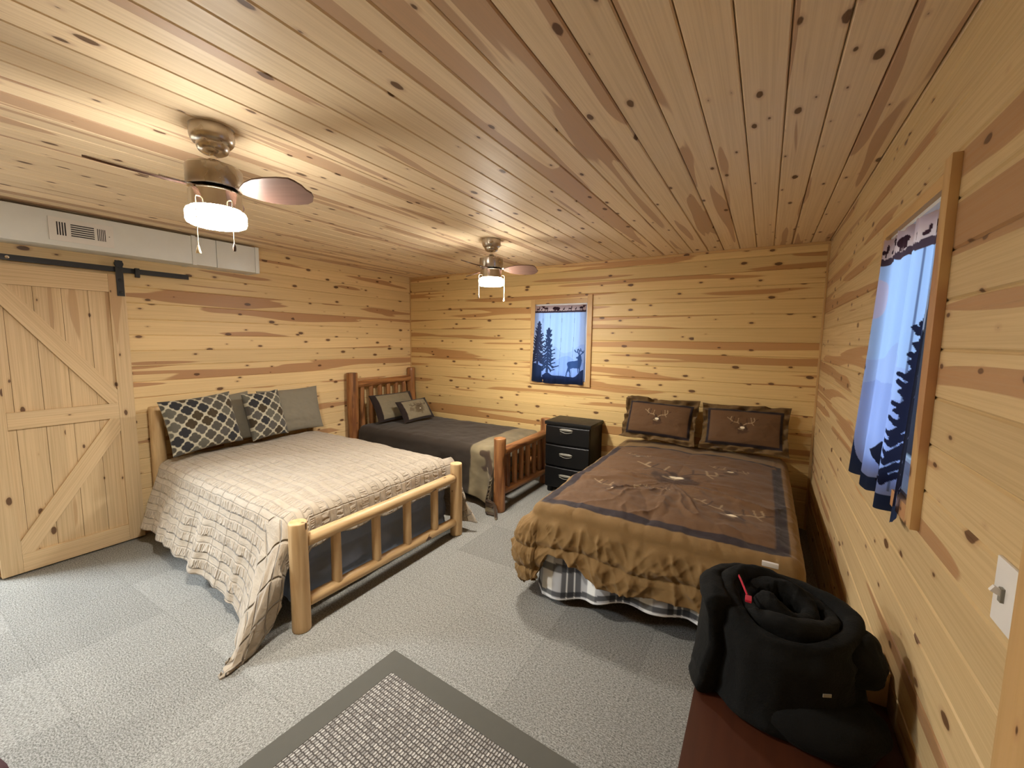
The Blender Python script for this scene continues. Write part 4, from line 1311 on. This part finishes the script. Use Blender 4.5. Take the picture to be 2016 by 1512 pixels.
def animal_band(col, u, v, v1, asp):
    col = paint(col, v < v1, (0.62, 0.44, 0.38))
    d = (0.045, 0.018, 0.022)
    X_ = u * asp

    def el(cx, cy, rx, ry): return np.hypot((X_ - cx * asp) / rx, (v - cy) / ry) < 1
    vm = v1 * 0.42
    # a bear, two moose, deer and small ones: plain silhouettes
    col = paint(col, el(0.43, vm, 0.040, 0.020) | el(0.375, vm + 0.002, 0.015, 0.012) | el(0.405, vm - 0.006, 0.026, 0.015), d)
    for x in (0.39, 0.415, 0.455, 0.475): col = paint(col, (np.abs(X_ - x * asp) < 0.006) & (v > vm) & (v < vm + 0.030), d)
    for cx, s in ((0.22, 1), (0.91, -1)):
        col = paint(col, el(cx, vm - 0.004, 0.026, 0.012) | el(cx - s * 0.05, vm - 0.012, 0.010, 0.009) | el(cx - s * 0.06, vm - 0.026, 0.020, 0.006), d)
        for x in (-0.03, -0.012, 0.014, 0.028): col = paint(col, (np.abs(X_ - (cx + x) * asp) < 0.0035) & (v > vm) & (v < vm + 0.026), d)
    for cx in (0.70, 0.06):
        col = paint(col, el(cx, vm + 0.006, 0.018, 0.008) | el(cx + 0.025, vm - 0.010, 0.005, 0.016), d)
        for x in (-0.02, 0.018): col = paint(col, (np.abs(X_ - (cx + x) * asp) < 0.003) & (v > vm) & (v < vm + 0.026), d)
    for cx in (0.57, 0.80, 0.13): col = paint(col, el(cx, vm + 0.014, 0.010, 0.008) | el(cx + 0.012, vm + 0.002, 0.004, 0.012), d)
    grass = v1 * 0.74 + 0.010 * vnoise(u * 70, u * 0, 3)
    col = paint(col, (v > grass) & (v < v1), (0.070, 0.040, 0.048))
    return col


SKY1 = np.array((0.47, 0.60, 0.85)); NAVY = (0.030, 0.046, 0.105)


def scene_back(u, v):
    asp = 0.62
    col = SKY1 * (1 - 0.10 * v[..., None]) + np.array((0.04, 0.0, -0.02)) * (np.abs(u - 0.5) * 2)[..., None] ** 3
    m1 = 0.62 - 0.10 * np.exp(-((u - 0.40) / 0.14) ** 2) - 0.13 * np.exp(-((u - 1.0) / 0.22) ** 2) + 0.015 * vnoise(u * 12, u * 0, 1)
    col = paint(col, (v > m1) * 0.7, (0.36, 0.46, 0.76))
    m2 = 0.72 - 0.08 * np.exp(-((u - 0.66) / 0.16) ** 2) - 0.05 * np.exp(-((u - 0.2) / 0.2) ** 2) + 0.012 * vnoise(u * 14, u * 0, 2)
    col = paint(col, (v > m2) * 0.7, (0.27, 0.38, 0.74))
    for x in (0.16, 0.31, 0.54, 0.78): col = paint(col, (np.abs(u - x - 0.01 * np.sin(v * 5)) < 0.0030) & (v < 0.92), (0.18, 0.22, 0.32))
    col = tree_paint(col, u, v, 0.10, 0.20, 0.78, 0.17, (0.045, 0.050, 0.095), 3, asp, levels=17)
    col = tree_paint(col, u, v, 0.30, 0.28, 0.86, 0.20, (0.034, 0.050, 0.105), 5, asp, levels=15)
    hill = np.full(u.shape, 2.0)
    hill = np.where(u < 0.185, 0.755 + 0.03 * np.abs(u - 0.09) / 0.09 * (u > 0.09), hill)
    h2 = 0.905 - 0.05 * np.exp(-((u - 0.30) / 0.09) ** 2) - 0.10 * sstep(0.80, 1.0, u) + 0.01 * np.sin(u * 9)
    col = paint(col, v > hill, NAVY)
    col = paint(col, (v > h2) & (u > 0.20), (0.026, 0.040, 0.100))
    col = paint(col, (v > 0.93) & (u <= 0.20), NAVY)
    P_ = [(928, 975), (945, 960), (960, 956), (968, 930), (1000, 922), (1010, 960), (1018, 1010), (1012, 1060), (1000, 1110), (1002, 1140), (992, 1195), (980, 1195), (985, 1140), (975, 1115), (968, 1140), (975, 1185), (964, 1185), (955, 1122), (900, 1120), (862, 1135), (870, 1190), (873, 1245), (860, 1245), (858, 1190), (845, 1160), (832, 1190), (826, 1245), (814, 1245), (820, 1190), (830, 1140), (838, 1110), (825, 1060), (835, 1035), (870, 1025), (920, 1020), (955, 1008), (950, 985), (935, 983)]
    st = [((x - 345) / 693, (y - 235) / 1098) for x, y in P_]
    st = [(a_, b_ - 0.01) for a_, b_ in st]
    dk = (0.045, 0.085, 0.205)
    col = paint(col, inpoly(u, v, st), dk)
    T_ = [((970, 925), (955, 900)), ((955, 900), (925, 892)), ((925, 892), (914, 868)), ((955, 900), (948, 862)), ((976, 922), (982, 882)), ((982, 882), (958, 855)), ((982, 882), (1000, 872)), ((1000, 872), (994, 848)), ((1000, 925), (1026, 900)), ((1026, 900), (1042, 866)), ((1026, 900), (1012, 880))]
    for p, q in T_:
        f = lambda z: ((z[0] - 345) / 693 * asp, (z[1] - 235) / 1098 - 0.01)
        col = paint(col, segdist(u * asp, v, f(p), f(q)) < 0.0062, dk)
    return animal_band(col, u, v, 0.092, asp)


def scene_side(u, v):
    asp = 0.62
    col = SKY1 * np.array((0.98, 1.0, 1.0)) * (1 - 0.06 * v[..., None])
    col = paint(col, (np.hypot((u - 0.02) * asp, v - 0.24) < 0.085) * 0.7, (0.72, 0.56, 0.66))
    m1 = 0.50 - 0.09 * np.exp(-((u - 0.55) / 0.14) ** 2) + 0.015 * vnoise(u * 9, u * 0, 4)
    col = paint(col, (v > m1) * 0.55, (0.40, 0.46, 0.74))
    m2 = 0.60 - 0.03 * np.exp(-((u - 0.35) / 0.2) ** 2) + 0.02 * vnoise(u * 8, u * 0, 6)
    col = paint(col, (v > m2) * 0.6, (0.31, 0.37, 0.68))
    for x in (0.20, 0.56, 0.80): col = paint(col, (np.abs(u - x) < 0.0035) & (v < 0.93), (0.16, 0.20, 0.32))
    col = tree_paint(col, u, v, 0.86, 0.30, 0.94, 0.17, (0.016, 0.017, 0.036), 8, asp, levels=17)
    col = tree_paint(col, u, v, 0.99, 0.37, 0.95, 0.14, (0.016, 0.017, 0.036), 9, asp, levels=15)
    hill = 0.945 - 0.16 * (1 - sstep(0.0, 0.16, u)) ** 2 + 0.0 * u
    col = paint(col, (v > hill), NAVY)
    col = paint(col, (v > 0.955), NAVY)
    # standing bear
    P_ = [(0.40, 0.835), (0.46, 0.820), (0.50, 0.795), (0.53, 0.785), (0.56, 0.800), (0.62, 0.820), (0.68, 0.835), (0.70, 0.865), (0.69, 0.955), (0.64, 0.955), (0.62, 0.905), (0.57, 0.910), (0.56, 0.955), (0.49, 0.955), (0.51, 0.905), (0.47, 0.870), (0.44, 0.855)]
    col = paint(col, inpoly(u, v, P_), (0.015, 0.016, 0.030))
    col = paint(col, (np.hypot(u - 0.0, (v - 0.53) * 2) < 0.05), (0.02, 0.02, 0.04))
    return animal_band(col, u, v, 0.105, asp)


def curtain(label, fn, pos, nu, nv):
    u = np.linspace(0, 1, nu)[:, None] + np.zeros((1, nv)); v = np.linspace(0, 1, nv)[None, :] + np.zeros((nu, 1))
    P_ = pos(u, v)
    o = mk('curtain', P_, grid_faces(nu, nv), M['curtain'], col=fn(u, v).reshape(-1, 3))
    return tag(o, label, 'curtain', None)


def pos_back(u, v):
    x = -2.287 + 0.612 * u - 0.020 * v * (1 - u) - 0.006 * v
    y = YB - 0.012 - 0.024 * v - 0.010 * np.sin(u * 21) * (0.5 + 0.5 * v) - 0.005 * np.sin(u * 47 + 1) + 0.03 * (1 - v) * 0
    z = 1.998 - (0.858 + 0.010 * np.sin(u * 5) + 0.02 * u) * v
    return np.stack([x, y, z], -1)


def pos_side(u, v):
    # u = 0 at the far edge, 1 at the near edge; the cloth hangs out into the room and is pulled to the far side below
    y = (2.216 + 0.016 * v) * (1 - u) + (1.606 + 0.050 * v ** 1.3) * u
    x = XR - 0.012 - 0.028 * v ** 1.2 * (1 - 0.35 * u) - (0.012 + 0.010 * v) * np.sin(u * 19 + 0.6) - 0.006 * np.sin(u * 43)
    z = 1.998 + 0.024 * (1 - u) - 0.010 * np.abs(np.sin(u * 19)) - (0.930 - 0.005 * u) * v
    return np.stack([x, y, z], -1)


curtain('blue backlit curtain printed with a stag and pine trees, in the back window', scene_back, pos_back, 230, 330)
curtain('blue backlit curtain printed with a bear and dark trees, in the right wall window', scene_side, pos_side, 230, 330)
for nm, lab, a0, a1 in (('curtain_rod', 'thin white tension rod holding the stag curtain in the back window', (W2[0] + 0.013, YB + 0.007, 1.999), (W2[1] - 0.013, YB + 0.007, 1.999)), ('curtain_rod', 'thin white tension rod holding the bear curtain in the right wall window', (XR + 0.013, W1[0] + 0.013, 1.990), (XR + 0.013, W1[1] - 0.013, 2.010))):
    tag(G().tube([a0, a1], 0.004, 10).build(nm, M['frameW']), lab, 'curtain rod')

# ================================================================== rug
rg_ = thing('rug', 'sisal-weave area rug with dark grey cloth border on the carpet', 'rug', (-0.95, 0.60, 0))
ra = math.radians(-3.5)
ux, uy = Vector((math.cos(ra), math.sin(ra), 0)), Vector((-math.sin(ra), math.cos(ra), 0))
c0 = Vector((-1.545, 1.430, 0))      # its visible corner


def RP(s, t, z): return (c0 + ux * s - uy * t + Vector((0, 0, z)))[:]


RW, RL, RB = 1.22, 1.90, 0.105
k = 0.0
gb = G()
for (s0, s1, t0, t1) in ((0, RW, 0, RB), (0, RW, RL - RB, RL), (0, RB, RB, RL - RB), (RW - RB, RW, RB, RL - RB)):
    v = [RP(s0, t0, 0), RP(s1, t0, 0), RP(s1, t1, 0), RP(s0, t1, 0), RP(s0, t0, 0.010), RP(s1, t0, 0.010), RP(s1, t1, 0.010), RP(s0, t1, 0.010)]
    gb.add(v, [[0, 3, 2, 1], [4, 5, 6, 7], [0, 1, 5, 4], [1, 2, 6, 5], [2, 3, 7, 6], [3, 0, 4, 7]])
gb.build('rug_border', M['rugB'], rg_, smooth=False)
v = []; uvs = []
for z in (0.001, 0.0085):
    for s, t in ((RB, RB), (RW - RB, RB), (RW - RB, RL - RB), (RB, RL - RB)): v.append(RP(s, t, z)); uvs.append((s, t))
mk('rug_field', v, [[4, 5, 6, 7], [0, 1, 5, 4], [1, 2, 6, 5], [2, 3, 7, 6], [3, 0, 4, 7]], M['rugW'], rg_, uv=np.array(uvs), smooth=False)

# ================================================================== chest with the rolled black comforter
ch = thing('chest', 'low dark red-brown wooden chest against the right wall by the door casing', 'chest', (0.13, 1.38, 0))
CX0, CX1, CY0, CY1 = -0.128, 0.390, 0.995, 1.80
G().span(CX0 + 0.012, CX1, CY0 + 0.012, CY1 - 0.012, 0.03, 0.474, 0.004).build('chest_body', M['chest'], ch)
G().span(CX0, CX1, CY0, CY1, 0.475, 0.500, 0.005).build('lid', M['chest'], ch)
for x in (CX0 + 0.05, CX1 - 0.04):
    for y in (CY0 + 0.05, CY1 - 0.05): G().box((x, y, 0.015), (0.05, 0.05, 0.03), 0.003).build('foot', M['chest'], ch)
G().span(CX0 + 0.0055, CX0 + 0.0125, CY0 + 0.08, CY1 - 0.08, 0.09, 0.43, 0.002).build('side_panel', M['chest'], ch)

rc = thing('rolled_comforter', 'thick black comforter rolled up and standing on the red-brown chest', 'comforter', (0.09, 1.50, 0.50))
turns = 3.25
ns, nr = 330, 40
sp = np.linspace(0, 1, ns)
th = sp * turns * 2 * PI
r_ = 0.030 + 0.160 * sp ** 0.90
ang = th + 2.2
rx = r_ * 1.08 * (1 + 0.03 * np.sin(3 * ang + 1)); ry = r_ * 1.02
cxp = 0.094 + rx * np.cos(ang); cyp = 1.505 + ry * np.sin(ang)
tx = np.gradient(cxp); ty = np.gradient(cyp); ln = np.hypot(tx, ty); nx_, ny_ = ty / ln, -tx / ln
hgt = 0.332 - 0.030 * sp + 0.018 * np.sin(ang * 1.7 + 1) + 0.05 * sp * (np.sin(ang) * 0.4 - np.cos(ang) * 0.45)
inner = 0.02 * (1 - sp)
q = np.linspace(0, 2 * PI, nr, endpoint=False)
cosq, sinq = np.cos(q), np.sin(q)
e = 0.42
oh = np.sign(cosq) * np.abs(cosq) ** 0.9       # across the thickness
ov = np.sign(sinq) * np.abs(sinq) ** 0.34      # up and down
tk = 0.0245 + 0.004 * np.sin(sp * 40)
zc = 0.503 + (hgt - inner) / 2
zz = zc[:, None] + ov[None, :] * (hgt[:, None] / 2)
band = np.cos((zz - 0.50) / 0.105 * PI) ** 2            # horizontal stitched channels
bul = (0.013 * band + 0.010 * fbm(sp[:, None] * 60, zz * 9, 5)) * (1 + 0.6 * sp[:, None])
low = (1 - sstep(0.50, 0.62, zz)) * 0.030 * sp[:, None] ** 2
off = oh[None, :] * (tk[:, None] + bul) + low
X = cxp[:, None] + nx_[:, None] * off; Y = cyp[:, None] + ny_[:, None] * off
zz = np.maximum(zz + 0.012 * fbm(sp[:, None] * 40, oh[None, :] + ov[None, :], 9) * sstep(0.6, 0.8, zz), 0.5015)
X = np.minimum(X, XR - 0.03)
V = np.stack([X, Y, zz], -1).reshape(-1, 3)
F = []
for i in range(ns - 1):
    for j in range(nr):
        F.append([i * nr + j, i * nr + (j + 1) % nr, (i + 1) * nr + (j + 1) % nr, (i + 1) * nr + j])
F.append(list(range(nr))[::-1]); F.append([(ns - 1) * nr + j for j in range(nr)])
o = mk('roll', V, F, M['fleece'], rc)
bm = bmesh.new(); bm.from_mesh(o.data); bmesh.ops.recalc_face_normals(bm, faces=bm.faces); bm.to_mesh(o.data); bm.free()


def blob(name, c, r, seed, mat, parent, amp=0.25, Mx=None, flat=None):
    nu, nv = 40, 28
    V = []
    for i in range(nv + 1):
        ph = PI * i / nv
        for j in range(nu):
            a_ = 2 * PI * j / nu
            d = Vector((math.sin(ph) * math.cos(a_), math.sin(ph) * math.sin(a_), math.cos(ph)))
            k_ = 1 + amp * float(fbm(d.x * 1.8 + seed, d.y * 1.8 + d.z * 1.3, seed))
            p_ = Vector((d.x * r[0] * k_, d.y * r[1] * k_, d.z * r[2] * k_))
            if Mx is not None: p_ = Mx @ p_
            p_ = p_ + Vector(c)
            p_.z = max(p_.z, 0.5015); p_.x = min(p_.x, XR - 0.012)
            V.append(p_[:])
    F = [[i * nu + j, (i + 1) * nu + j, (i + 1) * nu + (j + 1) % nu, i * nu + (j + 1) % nu] for i in range(nv) for j in range(nu)]
    o = mk(name, V, F, mat, parent)
    return o


# loose outer end flopping toward the wall, and the bottom edge spreading over the lid
blob('loose_end', (0.270, 1.485, 0.715), (0.082, 0.085, 0.080), 4, M['fleece'], rc, 0.22, Matrix.Rotation(0.5, 3, 'Y'))
blob('loose_end', (0.185, 1.425, 0.545), (0.175, 0.135, 0.085), 6, M['fleece'], rc, 0.10)
zp = G().tube([(-0.030, 1.545, 0.838), (-0.022, 1.510, 0.842), (-0.010, 1.470, 0.838), (0.000, 1.440, 0.832)], 0.0032, 8)
zp.box((0.004, 1.425, 0.829), (0.018, 0.032, 0.008), 0.003)
zp.build('red_pull_strap', M['red'], rc)
G().box((0.062, 1.668, 0.842), (0.050, 0.012, 0.016), 0.002).build('white_label', M['white'], rc)
tg = G().box((0.198, 1.306, 0.690), (0.022, 0.002, 0.009), 0.0005, M=Matrix.Rotation(0.5, 4, 'Z')).build('cloth_tab', M['grip'], rc)

bxg = thing('small_box', 'small tan cardboard box on the chest, wedged between black comforter and wall', 'box', (0.335, 1.60, 0.5))
G().span(0.305, 0.390, 1.615, 1.735, 0.501, 0.612, 0.002).build('carton', M['card'], bxg)
G().span(0.304, 0.391, 1.614, 1.736, 0.606, 0.614, 0.001).build('box_lid', M['card'], bxg)

# switch and outlet on the right wall
sw = thing('light_switch', 'white toggle light switch plate on the right wall', 'light switch', (XR, 1.062, 1.17))
G().span(XR - 0.006, XR, 1.025, 1.099, 1.108, 1.231, 0.003).build('plate', M['white'], sw)
G().box((XR - 0.008, 1.062, 1.170), (0.006, 0.012, 0.026), 0.001).build('toggle_slot', M['grip'], sw)
G().box((XR - 0.014, 1.062, 1.176), (0.018, 0.009, 0.012), 0.002, M=Matrix.Rotation(0.5, 4, 'Y')).build('toggle', M['white'], sw)
ot = thing('wall_outlet', 'white wall outlet low on the right wall behind the chest', 'outlet', (XR, 1.89, 0.45))
G().span(XR - 0.006, XR, 1.852, 1.926, 0.395, 0.512, 0.003).build('plate', M['white'], ot)
for z in (0.432, 0.476): G().lathe([(0.016, 0), (0.016, 0.008)], (0, 0, 0), 20, 0, Matrix.Translation((XR - 0.006, 1.889, z)) @ Matrix.Rotation(-PI / 2, 4, 'Y')).build('socket', M['frameW'], ot)

# maroon upholstered seat, only a corner of it in the frame
st_ = thing('armchair', 'dark maroon upholstered armchair, its corner at the bottom left edge', 'armchair', (-1.93, -0.25, 0))
G().span(-2.33, -1.60, -0.59, 0.15, 0.10, 0.30, 0.03).build('seat_base', M['maroon'], st_)
G().span(-2.20, -1.73, -0.42, 0.165, 0.305, 0.44, 0.05).build('seat_cushion', M['maroon'], st_)
for x in (-2.29, -1.66): G().span(x - 0.075, x + 0.075, -0.59, 0.190, 0.12, 0.475, 0.06).build('arm', M['maroon'], st_)
G().span(-2.20, -1.73, -0.67, -0.45, 0.20, 0.85, 0.07).build('backrest', M['maroon'], st_)
for x in (-2.26, -1.68):
    for y in (-0.53, 0.11): G().lathe([(0.018, 0), (0.024, 0.11)], (x, y, 0), 14).build('leg', M['dknob'], st_)

# ------------------------------------------------------------------ light
w = bpy.data.worlds.new('World'); scene.world = w; w.use_nodes = True
nt = w.node_tree; nt.nodes.clear()
o_ = nt.nodes.new('ShaderNodeOutputWorld'); bg = nt.nodes.new('ShaderNodeBackground'); sky = nt.nodes.new('ShaderNodeTexSky')
sky.sky_type = 'NISHITA'; sky.sun_disc = False; sky.sun_elevation = math.radians(28); sky.sun_rotation = math.radians(200); sky.air_density = 1.2; sky.dust_density = 1.5
nt.links.new(sky.outputs[0], bg.inputs[0]); bg.inputs[1].default_value = 1.05
nt.links.new(bg.outputs[0], o_.inputs[0])


g = G().box((-2, 2, -0.35), (60, 60, 0.1)); tag(g.build('bounce_ground', plain('pale_ground', (0.62, 0.63, 0.65), 0.9), smooth=False), kind='structure')  # unseen pale plane, added to bounce sky light up into windows and curtains


def area(name, loc, target, sx, sy, power, color):
    l = bpy.data.lights.new(name, 'AREA'); l.shape = 'RECTANGLE'; l.size = sx; l.size_y = sy; l.energy = power; l.color = color
    o = bpy.data.objects.new(name, l); COL.objects.link(o); o.location = loc
    o.rotation_euler = (Vector(target) - Vector(loc)).to_track_quat('-Z', 'Y').to_euler()
    return o


hl = G().span(-5.75, XL - TH, -1.25, -1.15, -0.1, 2.75).span(-5.75, XL - TH, 0.80, 0.90, -0.1, 2.75).span(-5.85, -5.75, -1.25, 0.90, -0.1, 2.75).span(-5.85, XL - TH, -1.25, 0.90, 2.70, 2.80)
tag(hl.build('hall_sky_blocker', M['white'], smooth=False), kind='structure')  # unseen enclosure, added to keep sky light out of the assumed doorway
# assumed daylight: bare area light added beyond the assumed doorway, with no window built
area('assumed_daylight', (-5.15, -0.47, 2.42), (-2.6, 0.95, 0.4), 0.65, 0.65, 185, (0.82, 0.91, 1.0))

# ------------------------------------------------------------------ camera
f_px, yaw, pit, roll = 828.86, 0.539808867, -0.105280718, 0.0123055255
cyw, syw, cp, spt, cr, sr = math.cos(yaw), math.sin(yaw), math.cos(pit), math.sin(pit), math.cos(roll), math.sin(roll)
fwd = Vector((-syw * cp, cyw * cp, spt)); right = Vector((cyw, syw, 0)); up = right.cross(fwd)
r2 = right * cr + up * sr; u2 = -right * sr + up * cr
cd = bpy.data.cameras.new('camera'); cd.sensor_width = 36.0; cd.sensor_fit = 'HORIZONTAL'; cd.lens = f_px * 36.0 / 2016.0; cd.clip_start = 0.02
cam = bpy.data.objects.new('camera', cd); COL.objects.link(cam)
mw = Matrix.Identity(4)
for i in range(3): mw[i][0], mw[i][1], mw[i][2] = r2[i], u2[i], -fwd[i]
mw[0][3], mw[1][3], mw[2][3] = 0, 0, CAMH
cam.matrix_world = mw
scene.camera = cam

scene.view_settings.view_transform = 'Standard'
scene.view_settings.look = 'None'
scene.view_settings.gamma = 1.0
scene.view_settings.use_curve_mapping = False
scene.view_settings.exposure = 0.12
scene.cycles.use_denoising = True
scene.cycles.max_bounces = 8
scene.cycles.sample_clamp_indirect = 6.0
